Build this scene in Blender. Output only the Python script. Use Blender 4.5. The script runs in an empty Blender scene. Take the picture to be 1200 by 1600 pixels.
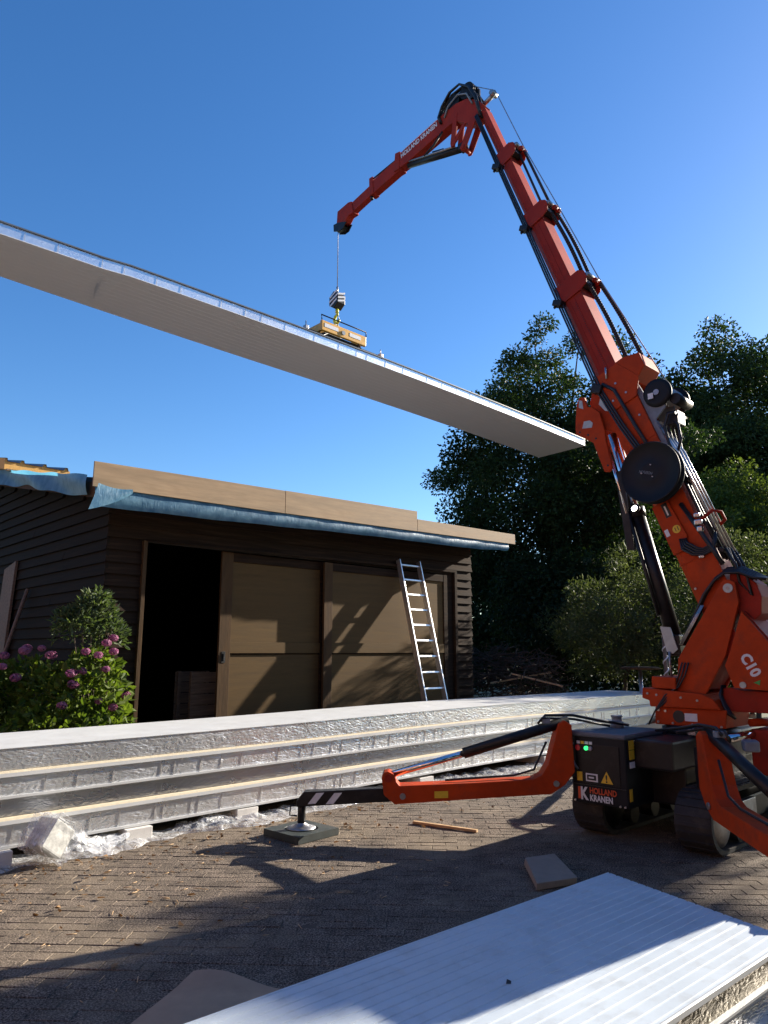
import bpy, math, random
import numpy as np
from mathutils import Vector, Matrix

random.seed(7)
rng = np.random.default_rng(11)
D = bpy.data
scene = bpy.context.scene
COL = scene.collection

# ------------------------------------------------------------------ camera
cd = D.cameras.new('camera')
cam = D.objects.new('camera', cd)
COL.objects.link(cam)
cam.location = (0, 0, 1.6)
cam.rotation_euler = (math.radians(90 + 10.92), 0, math.radians(46.198 - 90))
cd.sensor_fit = 'VERTICAL'
cd.sensor_height = 36
cd.lens = 36 * 1130 / 1600
cd.clip_start = 0.05
cd.clip_end = 2000
scene.camera = cam

# ------------------------------------------------------------------ light
SUNV = Vector((6.0, -1.0, 2.3)).normalized()          # towards the sun
world = D.worlds.new('World')
scene.world = world
world.use_nodes = True
wn = world.node_tree
sky = wn.nodes.new('ShaderNodeTexSky')
sky.sky_type = 'NISHITA'
sky.sun_disc = False
sky.sun_elevation = math.asin(SUNV.z)
sky.sun_rotation = math.atan2(SUNV.x, SUNV.y)
sky.air_density = 1.0
sky.dust_density = 0.3
sky.ozone_density = 3.0
bg = wn.nodes['Background']
bg.inputs['Strength'].default_value = 0.079
hs = wn.nodes.new('ShaderNodeHueSaturation')
hs.inputs['Saturation'].default_value = 1.25
hs.inputs['Hue'].default_value = 0.507
wn.links.new(sky.outputs[0], hs.inputs['Color'])
wn.links.new(hs.outputs[0], bg.inputs['Color'])
sl = D.lights.new('sun', 'SUN')
sl.energy = 5.0
sl.angle = math.radians(0.5)
sl.color = (1.0, 0.90, 0.76)
so = D.objects.new('sun', sl)
COL.objects.link(so)
so.rotation_euler = (-SUNV).to_track_quat('-Z', 'Y').to_euler()
so.location = (30, -5, 20)
scene.view_settings.view_transform = 'Standard'
scene.view_settings.look = 'None'
scene.view_settings.gamma = 1
scene.view_settings.exposure = 1.48
scene.render.engine = 'CYCLES'

# ------------------------------------------------------------------ materials
MATS = {}

def nodes_of(name):
    m = D.materials.new(name)
    m.use_nodes = True
    MATS[name] = m
    nt = m.node_tree
    return m, nt, nt.nodes['Principled BSDF']


def mat(name, col, rough=0.5, metal=0.0, var=0.0, vscale=4.0, col2=None, bump=0.0, bscale=40.0,
        stretch=None, coat=0.0, spec=0.5, detail=6, dirt=None, dscale=3.0, damt=0.5, coords='Object'):
    m, nt, b = nodes_of(name)
    N, L = nt.nodes, nt.links
    b.inputs['Base Color'].default_value = (*col, 1)
    b.inputs['Roughness'].default_value = rough
    b.inputs['Metallic'].default_value = metal
    b.inputs['Coat Weight'].default_value = coat
    b.inputs['Coat Roughness'].default_value = 0.12
    b.inputs['Specular IOR Level'].default_value = spec
    if coords == 'World':
        g = N.new('ShaderNodeNewGeometry')
        src = g.outputs['Position']
    else:
        t = N.new('ShaderNodeTexCoord')
        src = t.outputs['Object']
    mp = N.new('ShaderNodeMapping')
    L.new(src, mp.inputs['Vector'])
    if stretch:
        mp.inputs['Scale'].default_value = stretch
    out = None
    if var > 0 or col2:
        n = N.new('ShaderNodeTexNoise')
        n.inputs['Scale'].default_value = vscale
        n.inputs['Detail'].default_value = detail
        n.inputs['Roughness'].default_value = 0.65
        L.new(mp.outputs[0], n.inputs['Vector'])
        r = N.new('ShaderNodeValToRGB')
        c2 = col2 if col2 else tuple(min(1, c * (1 + var)) for c in col)
        c1 = col if col2 else tuple(c * (1 - var) for c in col)
        r.color_ramp.elements[0].position = 0.32
        r.color_ramp.elements[1].position = 0.68
        r.color_ramp.elements[0].color = (*c1, 1)
        r.color_ramp.elements[1].color = (*c2, 1)
        L.new(n.outputs['Fac'], r.inputs['Fac'])
        out = r.outputs['Color']
        rr = N.new('ShaderNodeMapRange')
        rr.inputs['To Min'].default_value = max(0.02, rough - 0.1)
        rr.inputs['To Max'].default_value = min(1, rough + 0.12)
        L.new(n.outputs['Fac'], rr.inputs['Value'])
        L.new(rr.outputs[0], b.inputs['Roughness'])
    if dirt:
        n = N.new('ShaderNodeTexNoise')
        n.inputs['Scale'].default_value = dscale
        n.inputs['Detail'].default_value = 8
        n.inputs['Roughness'].default_value = 0.7
        L.new(mp.outputs[0], n.inputs['Vector'])
        mr = N.new('ShaderNodeMapRange')
        mr.inputs['From Min'].default_value = 0.5
        mr.inputs['From Max'].default_value = 0.72
        mr.inputs['To Max'].default_value = damt
        L.new(n.outputs['Fac'], mr.inputs['Value'])
        mx = N.new('ShaderNodeMix')
        mx.data_type = 'RGBA'
        L.new(mr.outputs[0], mx.inputs['Factor'])
        if out:
            L.new(out, mx.inputs['A'])
        else:
            mx.inputs['A'].default_value = (*col, 1)
        mx.inputs['B'].default_value = (*dirt, 1)
        out = mx.outputs['Result']
    if out:
        L.new(out, b.inputs['Base Color'])
    if bump > 0:
        n = N.new('ShaderNodeTexNoise')
        n.inputs['Scale'].default_value = bscale
        n.inputs['Detail'].default_value = 5
        L.new(mp.outputs[0], n.inputs['Vector'])
        bp = N.new('ShaderNodeBump')
        bp.inputs['Strength'].default_value = bump
        bp.inputs['Distance'].default_value = 0.01
        L.new(n.outputs['Fac'], bp.inputs['Height'])
        L.new(bp.outputs[0], b.inputs['Normal'])
    return m


def leaf_mat(name, c1, c2, trans=0.35, rough=0.62, tint=(1.0, 1.1, 0.45)):
    m, nt, b = nodes_of(name)
    N, L = nt.nodes, nt.links
    g = N.new('ShaderNodeNewGeometry')
    r = N.new('ShaderNodeValToRGB')
    r.color_ramp.elements[0].color = (*c1, 1)
    r.color_ramp.elements[1].color = (*c2, 1)
    ns = N.new('ShaderNodeTexNoise')
    ns.inputs['Scale'].default_value = 0.9
    ns.inputs['Detail'].default_value = 2
    L.new(g.outputs['Position'], ns.inputs['Vector'])
    av = N.new('ShaderNodeMath')
    av.operation = 'MULTIPLY_ADD'
    L.new(g.outputs['Random Per Island'], av.inputs[0])
    av.inputs[1].default_value = 0.55
    sub = N.new('ShaderNodeMapRange')
    sub.inputs['From Min'].default_value = 0.3
    sub.inputs['From Max'].default_value = 0.7
    sub.inputs['To Min'].default_value = -0.1
    sub.inputs['To Max'].default_value = 0.55
    L.new(ns.outputs['Fac'], sub.inputs['Value'])
    L.new(sub.outputs[0], av.inputs[2])
    L.new(av.outputs[0], r.inputs['Fac'])
    L.new(r.outputs['Color'], b.inputs['Base Color'])
    b.inputs['Roughness'].default_value = rough
    b.inputs['Specular IOR Level'].default_value = 0.2
    t = N.new('ShaderNodeBsdfTranslucent')
    mx = N.new('ShaderNodeMix')
    mx.data_type = 'RGBA'
    mx.blend_type = 'MULTIPLY'
    mx.inputs['Factor'].default_value = 1
    L.new(r.outputs['Color'], mx.inputs['A'])
    mx.inputs['B'].default_value = (tint[0] * 1.6, tint[1] * 1.6, tint[2] * 1.6, 1)
    L.new(mx.outputs['Result'], t.inputs['Color'])
    ms = N.new('ShaderNodeMixShader')
    ms.inputs['Fac'].default_value = trans
    L.new(b.outputs[0], ms.inputs[1])
    L.new(t.outputs[0], ms.inputs[2])
    L.new(ms.outputs[0], nt.nodes['Material Output'].inputs['Surface'])
    return m


def foil_mat(name, col=(0.76, 0.77, 0.79), strength=0.36):
    """crinkled aluminium facing of an insulation panel"""
    m, nt, b = nodes_of(name)
    N, L = nt.nodes, nt.links
    b.inputs['Metallic'].default_value = 0.8
    b.inputs['Roughness'].default_value = 0.36
    b.inputs['Base Color'].default_value = (*col, 1)
    t = N.new('ShaderNodeTexCoord')
    mp = N.new('ShaderNodeMapping')
    mp.inputs['Scale'].default_value = (1.0, 1.0, 2.6)
    mp.inputs['Rotation'].default_value = (0.0, 0.5, 0.0)
    L.new(t.outputs['Object'], mp.inputs['Vector'])
    n1 = N.new('ShaderNodeTexNoise')
    n1.inputs['Scale'].default_value = 9
    n1.inputs['Detail'].default_value = 4
    n1.inputs['Distortion'].default_value = 2.2
    L.new(mp.outputs[0], n1.inputs['Vector'])
    n2 = N.new('ShaderNodeTexVoronoi')
    n2.feature = 'DISTANCE_TO_EDGE'
    n2.inputs['Scale'].default_value = 24
    mp2 = N.new('ShaderNodeMapping')
    mp2.inputs['Scale'].default_value = (0.8, 0.8, 1.0)
    mp2.inputs['Rotation'].default_value = (0.2, 0.6, 0.1)
    L.new(t.outputs['Object'], mp2.inputs['Vector'])
    L.new(mp2.outputs[0], n2.inputs['Vector'])
    ad = N.new('ShaderNodeMath')
    ad.operation = 'MULTIPLY_ADD'
    L.new(n2.outputs['Distance'], ad.inputs[0])
    ad.inputs[1].default_value = 0.5
    L.new(n1.outputs['Fac'], ad.inputs[2])
    bp = N.new('ShaderNodeBump')
    bp.inputs['Strength'].default_value = strength
    bp.inputs['Distance'].default_value = 0.02
    L.new(ad.outputs[0], bp.inputs['Height'])
    L.new(bp.outputs[0], b.inputs['Normal'])
    n3 = N.new('ShaderNodeTexNoise')
    n3.inputs['Scale'].default_value = 3
    L.new(t.outputs['Object'], n3.inputs['Vector'])
    r = N.new('ShaderNodeMapRange')
    r.inputs['To Min'].default_value = 0.20
    r.inputs['To Max'].default_value = 0.40
    L.new(n3.outputs['Fac'], r.inputs['Value'])
    L.new(r.outputs[0], b.inputs['Roughness'])
    return m


def film_mat(name):
    m, nt, b = nodes_of(name)
    N, L = nt.nodes, nt.links
    b.inputs['Base Color'].default_value = (0.86, 0.88, 0.9, 1)
    b.inputs['Roughness'].default_value = 0.12
    tr = N.new('ShaderNodeBsdfTransparent')
    ms = N.new('ShaderNodeMixShader')
    t = N.new('ShaderNodeTexCoord')
    n = N.new('ShaderNodeTexNoise')
    n.inputs['Scale'].default_value = 14
    n.inputs['Detail'].default_value = 5
    n.inputs['Distortion'].default_value = 2
    L.new(t.outputs['Object'], n.inputs['Vector'])
    mr = N.new('ShaderNodeMapRange')
    mr.inputs['From Min'].default_value = 0.3
    mr.inputs['From Max'].default_value = 0.7
    mr.inputs['To Min'].default_value = 0.10
    mr.inputs['To Max'].default_value = 0.55
    L.new(n.outputs['Fac'], mr.inputs['Value'])
    bp = N.new('ShaderNodeBump')
    bp.inputs['Strength'].default_value = 0.6
    bp.inputs['Distance'].default_value = 0.02
    L.new(n.outputs['Fac'], bp.inputs['Height'])
    L.new(bp.outputs[0], b.inputs['Normal'])
    L.new(mr.outputs[0], ms.inputs['Fac'])
    L.new(tr.outputs[0], ms.inputs[1])
    L.new(b.outputs[0], ms.inputs[2])
    L.new(ms.outputs[0], nt.nodes['Material Output'].inputs['Surface'])
    return m


def paver_mat(name):
    m, nt, b = nodes_of(name)
    N, L = nt.nodes, nt.links
    g = N.new('ShaderNodeNewGeometry')
    pos = g.outputs['Position']
    sp = N.new('ShaderNodeTexNoise')       # exposed aggregate
    sp.inputs['Scale'].default_value = 95
    sp.inputs['Detail'].default_value = 3
    sp.inputs['Roughness'].default_value = 0.8
    L.new(pos, sp.inputs['Vector'])
    r1 = N.new('ShaderNodeValToRGB')
    e = r1.color_ramp.elements
    e[0].position, e[0].color = 0.40, (0.024, 0.018, 0.0145, 1)
    e[1].position, e[1].color = 0.61, (0.33, 0.262, 0.20, 1)
    k = e.new(0.5)
    k.color = (0.115, 0.089, 0.069, 1)
    L.new(sp.outputs['Fac'], r1.inputs['Fac'])
    tone = N.new('ShaderNodeTexNoise')     # tone from stone to stone
    tone.inputs['Scale'].default_value = 5
    tone.inputs['Detail'].default_value = 2
    L.new(pos, tone.inputs['Vector'])
    mr = N.new('ShaderNodeMapRange')
    mr.inputs['From Min'].default_value = 0.3
    mr.inputs['From Max'].default_value = 0.7
    mr.inputs['To Min'].default_value = 0.6
    mr.inputs['To Max'].default_value = 1.1
    L.new(tone.outputs['Fac'], mr.inputs['Value'])
    mul = N.new('ShaderNodeMix')
    mul.data_type = 'RGBA'
    mul.blend_type = 'MULTIPLY'
    mul.inputs['Factor'].default_value = 1
    L.new(r1.outputs['Color'], mul.inputs['A'])
    L.new(mr.outputs[0], mul.inputs['B'])
    sand = N.new('ShaderNodeTexNoise')     # spilt sand
    sand.inputs['Scale'].default_value = 0.75
    sand.inputs['Detail'].default_value = 7
    sand.inputs['Roughness'].default_value = 0.62
    L.new(pos, sand.inputs['Vector'])
    ms = N.new('ShaderNodeMapRange')
    ms.inputs['From Min'].default_value = 0.50
    ms.inputs['From Max'].default_value = 0.70
    ms.inputs['To Max'].default_value = 0.75
    L.new(sand.outputs['Fac'], ms.inputs['Value'])
    mx = N.new('ShaderNodeMix')
    mx.data_type = 'RGBA'
    L.new(ms.outputs[0], mx.inputs['Factor'])
    L.new(mul.outputs['Result'], mx.inputs['A'])
    mx.inputs['B'].default_value = (0.26, 0.205, 0.14, 1)
    L.new(mx.outputs['Result'], b.inputs['Base Color'])
    b.inputs['Roughness'].default_value = 0.9
    b.inputs['Specular IOR Level'].default_value = 0.25
    bp = N.new('ShaderNodeBump')
    bp.inputs['Strength'].default_value = 0.9
    bp.inputs['Distance'].default_value = 0.006
    L.new(sp.outputs['Fac'], bp.inputs['Height'])
    L.new(bp.outputs[0], b.inputs['Normal'])
    return m


def tarp_mat(name):
    m, nt, b = nodes_of(name)
    N, L = nt.nodes, nt.links
    t = N.new('ShaderNodeTexCoord')
    w = N.new('ShaderNodeTexNoise')
    w.inputs['Scale'].default_value = 8
    w.inputs['Detail'].default_value = 6
    L.new(t.outputs['Object'], w.inputs['Vector'])
    r = N.new('ShaderNodeValToRGB')
    r.color_ramp.elements[0].position = 0.3
    r.color_ramp.elements[1].position = 0.7
    r.color_ramp.elements[0].color = (0.03, 0.13, 0.24, 1)
    r.color_ramp.elements[1].color = (0.16, 0.33, 0.46, 1)
    L.new(w.outputs['Fac'], r.inputs['Fac'])
    L.new(r.outputs['Color'], b.inputs['Base Color'])
    b.inputs['Roughness'].default_value = 0.42
    n = N.new('ShaderNodeTexNoise')
    n.inputs['Scale'].default_value = 26
    n.inputs['Detail'].default_value = 5
    n.inputs['Distortion'].default_value = 1.0
    mp = N.new('ShaderNodeMapping')
    mp.inputs['Scale'].default_value = (1, 1, 0.4)
    L.new(t.outputs['Object'], mp.inputs['Vector'])
    L.new(mp.outputs[0], n.inputs['Vector'])
    bp = N.new('ShaderNodeBump')
    bp.inputs['Strength'].default_value = 0.3
    bp.inputs['Distance'].default_value = 0.02
    L.new(n.outputs['Fac'], bp.inputs['Height'])
    L.new(bp.outputs[0], b.inputs['Normal'])
    tl = N.new('ShaderNodeBsdfTranslucent')
    tl.inputs['Color'].default_value = (0.12, 0.42, 0.62, 1)
    ms = N.new('ShaderNodeMixShader')
    ms.inputs['Fac'].default_value = 0.35
    L.new(b.outputs[0], ms.inputs[1])
    L.new(tl.outputs[0], ms.inputs[2])
    L.new(ms.outputs[0], nt.nodes['Material Output'].inputs['Surface'])
    return m


mat('orange', (0.46, 0.048, 0.006), 0.6, var=0.2, vscale=3.5, spec=0.18, dirt=(0.15, 0.04, 0.02), dscale=5, damt=0.6,
    bump=0.03, bscale=60)
mat('orange_red', (0.33, 0.026, 0.012), 0.6, var=0.22, vscale=3.5, spec=0.18, dirt=(0.11, 0.03, 0.02), dscale=6, damt=0.6)
mat('black_paint', (0.009, 0.009, 0.010), 0.42, var=0.2, vscale=6, spec=0.35, dirt=(0.05, 0.045, 0.04), dscale=7, damt=0.5)
mat('black_plastic', (0.007, 0.009, 0.012), 0.55, spec=0.3, var=0.25, vscale=5, bump=0.05, bscale=120)
mat('rubber', (0.022, 0.021, 0.021), 0.75, var=0.25, vscale=9, bump=0.2, bscale=60, dirt=(0.09, 0.075, 0.06), dscale=10, damt=0.6)
mat('hose', (0.014, 0.014, 0.016), 0.42, var=0.2, vscale=12)
mat('chrome', (0.75, 0.75, 0.77), 0.12, metal=1.0, var=0.05, vscale=20)
mat('pipe', (0.55, 0.55, 0.55), 0.28, metal=0.9, var=0.12, vscale=12)
mat('steel', (0.36, 0.36, 0.37), 0.42, metal=0.9, var=0.2, vscale=14, dirt=(0.12, 0.09, 0.06), dscale=9, damt=0.5)
mat('zinc_plate', (0.42, 0.46, 0.44), 0.5, metal=0.35, var=0.12, vscale=10)
mat('grey_cast', (0.20, 0.23, 0.26), 0.55, var=0.2, vscale=10)
mat('white_sticker', (0.72, 0.72, 0.72), 0.4, var=0.06, vscale=30)
mat('yellow_sticker', (0.75, 0.47, 0.03), 0.4, var=0.08, vscale=30)
mat('red_print', (0.62, 0.08, 0.02), 0.4, var=0.06, vscale=30)
mat('green_print', (0.05, 0.32, 0.06), 0.4, var=0.06, vscale=30)
mat('pad_green', (0.022, 0.032, 0.031), 0.6, var=0.3, vscale=8, bump=0.1, bscale=70, dirt=(0.07, 0.06, 0.05), dscale=6, damt=0.6)
mat('barn_wood', (0.026, 0.0145, 0.008), 0.85, spec=0.15, var=0.35, vscale=3, stretch=(0.35, 4.0, 9.0), bump=0.25, bscale=10,
    dirt=(0.075, 0.043, 0.023), dscale=2.5, damt=0.6)
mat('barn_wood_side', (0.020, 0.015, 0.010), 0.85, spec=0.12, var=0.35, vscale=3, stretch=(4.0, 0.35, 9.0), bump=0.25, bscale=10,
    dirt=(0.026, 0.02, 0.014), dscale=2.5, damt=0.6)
mat('barn_ply', (0.108, 0.064, 0.022), 0.75, spec=0.2, var=0.18, vscale=2.6, stretch=(0.4, 1, 4.0), bump=0.08, bscale=14, detail=10,
    dirt=(0.058, 0.034, 0.013), dscale=1.4, damt=0.55)
mat('barn_trim', (0.075, 0.042, 0.018), 0.8, spec=0.2, var=0.3, vscale=4, stretch=(3, 3, 0.5), bump=0.2, bscale=12)
mat('barn_inside', (0.03, 0.022, 0.016), 0.9, var=0.3, vscale=2)
mat('plywood', (0.365, 0.255, 0.15), 0.65, spec=0.25, var=0.24, vscale=1.7, stretch=(0.55, 1, 6.0), bump=0.05, bscale=20, detail=9,
    dirt=(0.26, 0.16, 0.085), dscale=2.2, damt=0.5)
mat('new_wood', (0.52, 0.34, 0.17), 0.65, var=0.2, vscale=5, stretch=(0.5, 4, 6), bump=0.1, bscale=20)
mat('old_wood', (0.19, 0.135, 0.09), 0.8, var=0.3, vscale=5, stretch=(0.5, 4, 6), bump=0.15, bscale=20)
mat('rubber_roof', (0.035, 0.035, 0.037), 0.8, var=0.2, vscale=4)
mat('pir_foam', (0.80, 0.46, 0.14), 0.85, var=0.12, vscale=30, bump=0.2, bscale=150)
mat('pir_pale', (0.66, 0.58, 0.42), 0.85, var=0.10, vscale=25, bump=0.15, bscale=150)
mat('white_steel', (0.58, 0.59, 0.58), 0.4, var=0.05, vscale=3, dirt=(0.40, 0.385, 0.35), dscale=5, damt=0.35)
mat('blue_steel', (0.52, 0.585, 0.63), 0.38, var=0.06, vscale=2, dirt=(0.36, 0.37, 0.36), dscale=7, damt=0.5)
mat('grey_steel', (0.74, 0.765, 0.80), 0.55, var=0.015, vscale=1.0)
mat('dark_steel', (0.10, 0.12, 0.15), 0.4, var=0.1, vscale=4)
mat('polystyrene', (0.66, 0.635, 0.59), 0.85, var=0.06, vscale=20, bump=0.3, bscale=160)
mat('parcel_white', (0.42, 0.42, 0.40), 0.7, var=0.35, vscale=14, bump=0.3, bscale=30, dirt=(0.20, 0.21, 0.21), dscale=16, damt=0.8)
mat('cardboard', (0.36, 0.245, 0.155), 0.85, var=0.14, vscale=5, bump=0.1, bscale=50, dirt=(0.22, 0.15, 0.10), dscale=4, damt=0.4)
mat('cardboard_grey', (0.27, 0.215, 0.165), 0.85, var=0.14, vscale=5, bump=0.15, bscale=40, dirt=(0.16, 0.12, 0.09), dscale=6, damt=0.5)
mat('aluminium', (0.70, 0.70, 0.69), 0.38, metal=0.85, var=0.1, vscale=20)
mat('yellow_paint', (0.70, 0.36, 0.035), 0.42, var=0.14, vscale=12, coat=0.2)
mat('hook_yellow', (0.62, 0.62, 0.06), 0.42, var=0.14, vscale=12)
mat('bark', (0.095, 0.072, 0.052), 0.9, var=0.4, vscale=6, stretch=(4, 4, 0.8), bump=0.6, bscale=8)
mat('twig', (0.06, 0.042, 0.028), 0.9, var=0.35, vscale=2)
mat('soil', (0.075, 0.062, 0.035), 0.95, var=0.4, vscale=3, col2=(0.05, 0.075, 0.025), bump=0.4, bscale=9, coords='World')
mat('joint_sand', (0.075, 0.057, 0.042), 0.95, var=0.3, vscale=12, bump=0.5, bscale=60, coords='World')
mat('interior_floor', (0.06, 0.055, 0.05), 0.95, var=0.2, vscale=4)
mat('fly_black', (0.015, 0.015, 0.015), 0.6, var=0.2, vscale=30)
foil_mat('foil')
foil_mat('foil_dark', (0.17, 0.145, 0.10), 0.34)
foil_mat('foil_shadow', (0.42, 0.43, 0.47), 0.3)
foil_mat('foil_smooth', (0.82, 0.83, 0.85), 0.14)
film_mat('film')
paver_mat('paver')
tarp_mat('tarp')
leaf_mat('leaf_oak', (0.012, 0.026, 0.009), (0.036, 0.060, 0.015), 0.22)
leaf_mat('leaf_far', (0.014, 0.030, 0.011), (0.040, 0.062, 0.018), 0.22)
leaf_mat('leaf_yellow', (0.040, 0.066, 0.014), (0.10, 0.12, 0.026), 0.32)
leaf_mat('leaf_willow', (0.040, 0.056, 0.026), (0.115, 0.13, 0.06), 0.28)
leaf_mat('leaf_dark', (0.010, 0.021, 0.007), (0.026, 0.043, 0.012), 0.2)
leaf_mat('leaf_hydrangea', (0.040, 0.075, 0.012), (0.15, 0.19, 0.035), 0.36)
leaf_mat('leaf_tall', (0.045, 0.07, 0.032), (0.12, 0.15, 0.07), 0.3)
leaf_mat('petal', (0.24, 0.060, 0.14), (0.46, 0.22, 0.32), 0.22, 0.6, (1, 0.7, 1))
leaf_mat('litter', (0.10, 0.055, 0.025), (0.30, 0.19, 0.10), 0.15, 0.8, (1, 0.8, 0.5))
m_, nt_, b_ = nodes_of('spot_glow')  # emissive colour of the bright disc on the luffing cylinder
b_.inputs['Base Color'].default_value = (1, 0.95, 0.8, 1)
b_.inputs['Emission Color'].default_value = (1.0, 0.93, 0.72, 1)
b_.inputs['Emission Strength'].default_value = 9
for nm_, c_, e_ in (('button_red', (0.55, 0.02, 0.03), 0), ('button_green', (0.02, 0.55, 0.12), 1.2), ('button_grey', (0.35, 0.35, 0.36), 0)):
    m_, nt_, b_ = nodes_of(nm_)
    b_.inputs['Base Color'].default_value = (*c_, 1)
    b_.inputs['Roughness'].default_value = 0.3
    if e_:
        b_.inputs['Emission Color'].default_value = (*c_, 1)
        b_.inputs['Emission Strength'].default_value = e_

# ------------------------------------------------------------------ helpers
WL = {}


def wloc(o):
    return WL.get(o.name, Vector((0, 0, 0))) if o else Vector((0, 0, 0))


def tag(o, label=None, cat=None, group=None, kind=None):
    if label:
        o['label'] = label
    if cat:
        o['category'] = cat
    if group:
        o['group'] = group
    if kind:
        o['kind'] = kind
    return o


def thing(name, label, cat, loc=(0, 0, 0), group=None):
    o = D.objects.new(name, None)
    COL.objects.link(o)
    o.empty_display_size = 0.2
    o.location = loc
    WL[o.name] = Vector(loc)
    return tag(o, label, cat, group)


def link(mesh, name, parent, wpos, rot=None):
    o = D.objects.new(name, mesh)
    COL.objects.link(o)
    o.location = Vector(wpos) - wloc(parent)
    if rot:
        o.rotation_euler = rot
    if parent:
        o.parent = parent
    WL[o.name] = Vector(wpos)
    return o


class MB:
    """collects faces in world coordinates; build() makes ONE mesh object with its origin at its middle"""

    def __init__(s):
        s.v, s.f, s.sm = [], [], []

    def add(s, vs, fs, smooth=False):
        k = len(s.v)
        s.v += [tuple(p) for p in vs]
        s.f += [tuple(i + k for i in f) for f in fs]
        s.sm += [smooth] * len(fs)
        return s

    def box(s, c, d, R=None):
        x, y, z = d[0] / 2, d[1] / 2, d[2] / 2
        vs = [Vector((sx * x, sy * y, sz * z)) for sz in (-1, 1) for sy in (-1, 1) for sx in (-1, 1)]
        if R:
            vs = [R @ p for p in vs]
        c = Vector(c)
        return s.add([p + c for p in vs], [(0, 2, 3, 1), (4, 5, 7, 6), (0, 1, 5, 4), (2, 6, 7, 3), (0, 4, 6, 2), (1, 3, 7, 5)])

    def span(s, a, b):
        a, b = Vector(a), Vector(b)
        return s.box((a + b) / 2, [abs(q) for q in (b - a)])

    def prism(s, poly, w0, w1, fr=None):
        """poly in (a, b); default frame a=Y b=Z w=X"""
        if fr is None:
            fr = lambda a, b, w: (w, a, b)
        n = len(poly)
        vs = [fr(a, b, w0) for a, b in poly] + [fr(a, b, w1) for a, b in poly]
        fs = [tuple(range(n)), tuple(range(2 * n - 1, n - 1, -1))]
        fs += [(i, i + n, (i + 1) % n + n, (i + 1) % n) for i in range(n)]
        return s.add(vs, fs)

    def tube(s, pts, r, n=8, caps=True):
        pts = [Vector(p) for p in pts]
        rs = r if isinstance(r, (list, tuple)) else [r] * len(pts)
        rings = []
        up = None
        for i, p in enumerate(pts):
            t = (pts[min(i + 1, len(pts) - 1)] - pts[max(i - 1, 0)]).normalized()
            if up is None:
                up = Vector((0, 0, 1)) if abs(t.z) < 0.9 else Vector((1, 0, 0))
            a = t.cross(up).normalized()
            up = a.cross(t).normalized()
            rings.append([p + (a * math.cos(2 * math.pi * k / n) + up * math.sin(2 * math.pi * k / n)) * rs[i] for k in range(n)])
        vs = [q for g in rings for q in g]
        fs = []
        for i in range(len(pts) - 1):
            for k in range(n):
                fs.append((i * n + k, i * n + (k + 1) % n, (i + 1) * n + (k + 1) % n, (i + 1) * n + k))
        s.add(vs, fs, True)
        if caps:
            k0 = len(s.v) - len(vs)
            s.f.append(tuple(k0 + n - 1 - k for k in range(n)))
            s.f.append(tuple(k0 + (len(pts) - 1) * n + k for k in range(n)))
            s.sm += [False, False]
        return s

    def cyl(s, a, b, r, n=20, r2=None):
        a, b = Vector(a), Vector(b)
        return s.tube([a, b], [r, r if r2 is None else r2], n)

    def lathe(s, c, axis, prof, n=32):
        """prof: (offset along axis, radius)"""
        c, t = Vector(c), Vector(axis).normalized()
        up = Vector((0, 0, 1)) if abs(t.z) < 0.9 else Vector((0, 1, 0))
        a = t.cross(up).normalized()
        u = a.cross(t)
        vs = []
        for o, r in prof:
            vs += [c + t * o + (a * math.cos(2 * math.pi * k / n) + u * math.sin(2 * math.pi * k / n)) * r for k in range(n)]
        fs = []
        for i in range(len(prof) - 1):
            for k in range(n):
                fs.append((i * n + k, i * n + (k + 1) % n, (i + 1) * n + (k + 1) % n, (i + 1) * n + k))
        s.add(vs, fs, True)
        k0 = len(s.v) - len(vs)
        s.f.append(tuple(k0 + n - 1 - k for k in range(n)))
        s.f.append(tuple(k0 + (len(prof) - 1) * n + k for k in range(n)))
        s.sm += [False, False]
        return s

    def grid(s, fn, nu, nv, smooth=True):
        vs = [fn(i / nu, j / nv) for j in range(nv + 1) for i in range(nu + 1)]
        fs = [(j * (nu + 1) + i, j * (nu + 1) + i + 1, (j + 1) * (nu + 1) + i + 1, (j + 1) * (nu + 1) + i)
              for j in range(nv) for i in range(nu)]
        return s.add(vs, fs, smooth)

    def build(s, name, material, parent=None, bevel=0.0, seg=2, label=None):
        v = np.array(s.v, dtype=float)
        c = Vector((v.min(0) + v.max(0)) / 2)
        me = D.meshes.new(name)
        me.from_pydata([tuple(Vector(p) - c) for p in s.v], [], s.f)
        me.polygons.foreach_set('use_smooth', s.sm)
        me.materials.append(MATS[material])
        if not any(s.sm) or bevel > 0:
            import bmesh
            bm = bmesh.new()
            bm.from_mesh(me)
            bmesh.ops.recalc_face_normals(bm, faces=bm.faces)
            if bevel > 0:
                es = [e for e in bm.edges if e.is_manifold and e.calc_face_angle(0) > 0.5]
                bmesh.ops.bevel(bm, geom=es, offset=bevel, segments=seg, affect='EDGES', clamp_overlap=True, profile=0.6)
            bm.to_mesh(me)
            bm.free()
        me.update()
        o = link(me, name, parent, c)
        if label:
            o['label'] = label
        return o


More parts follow.
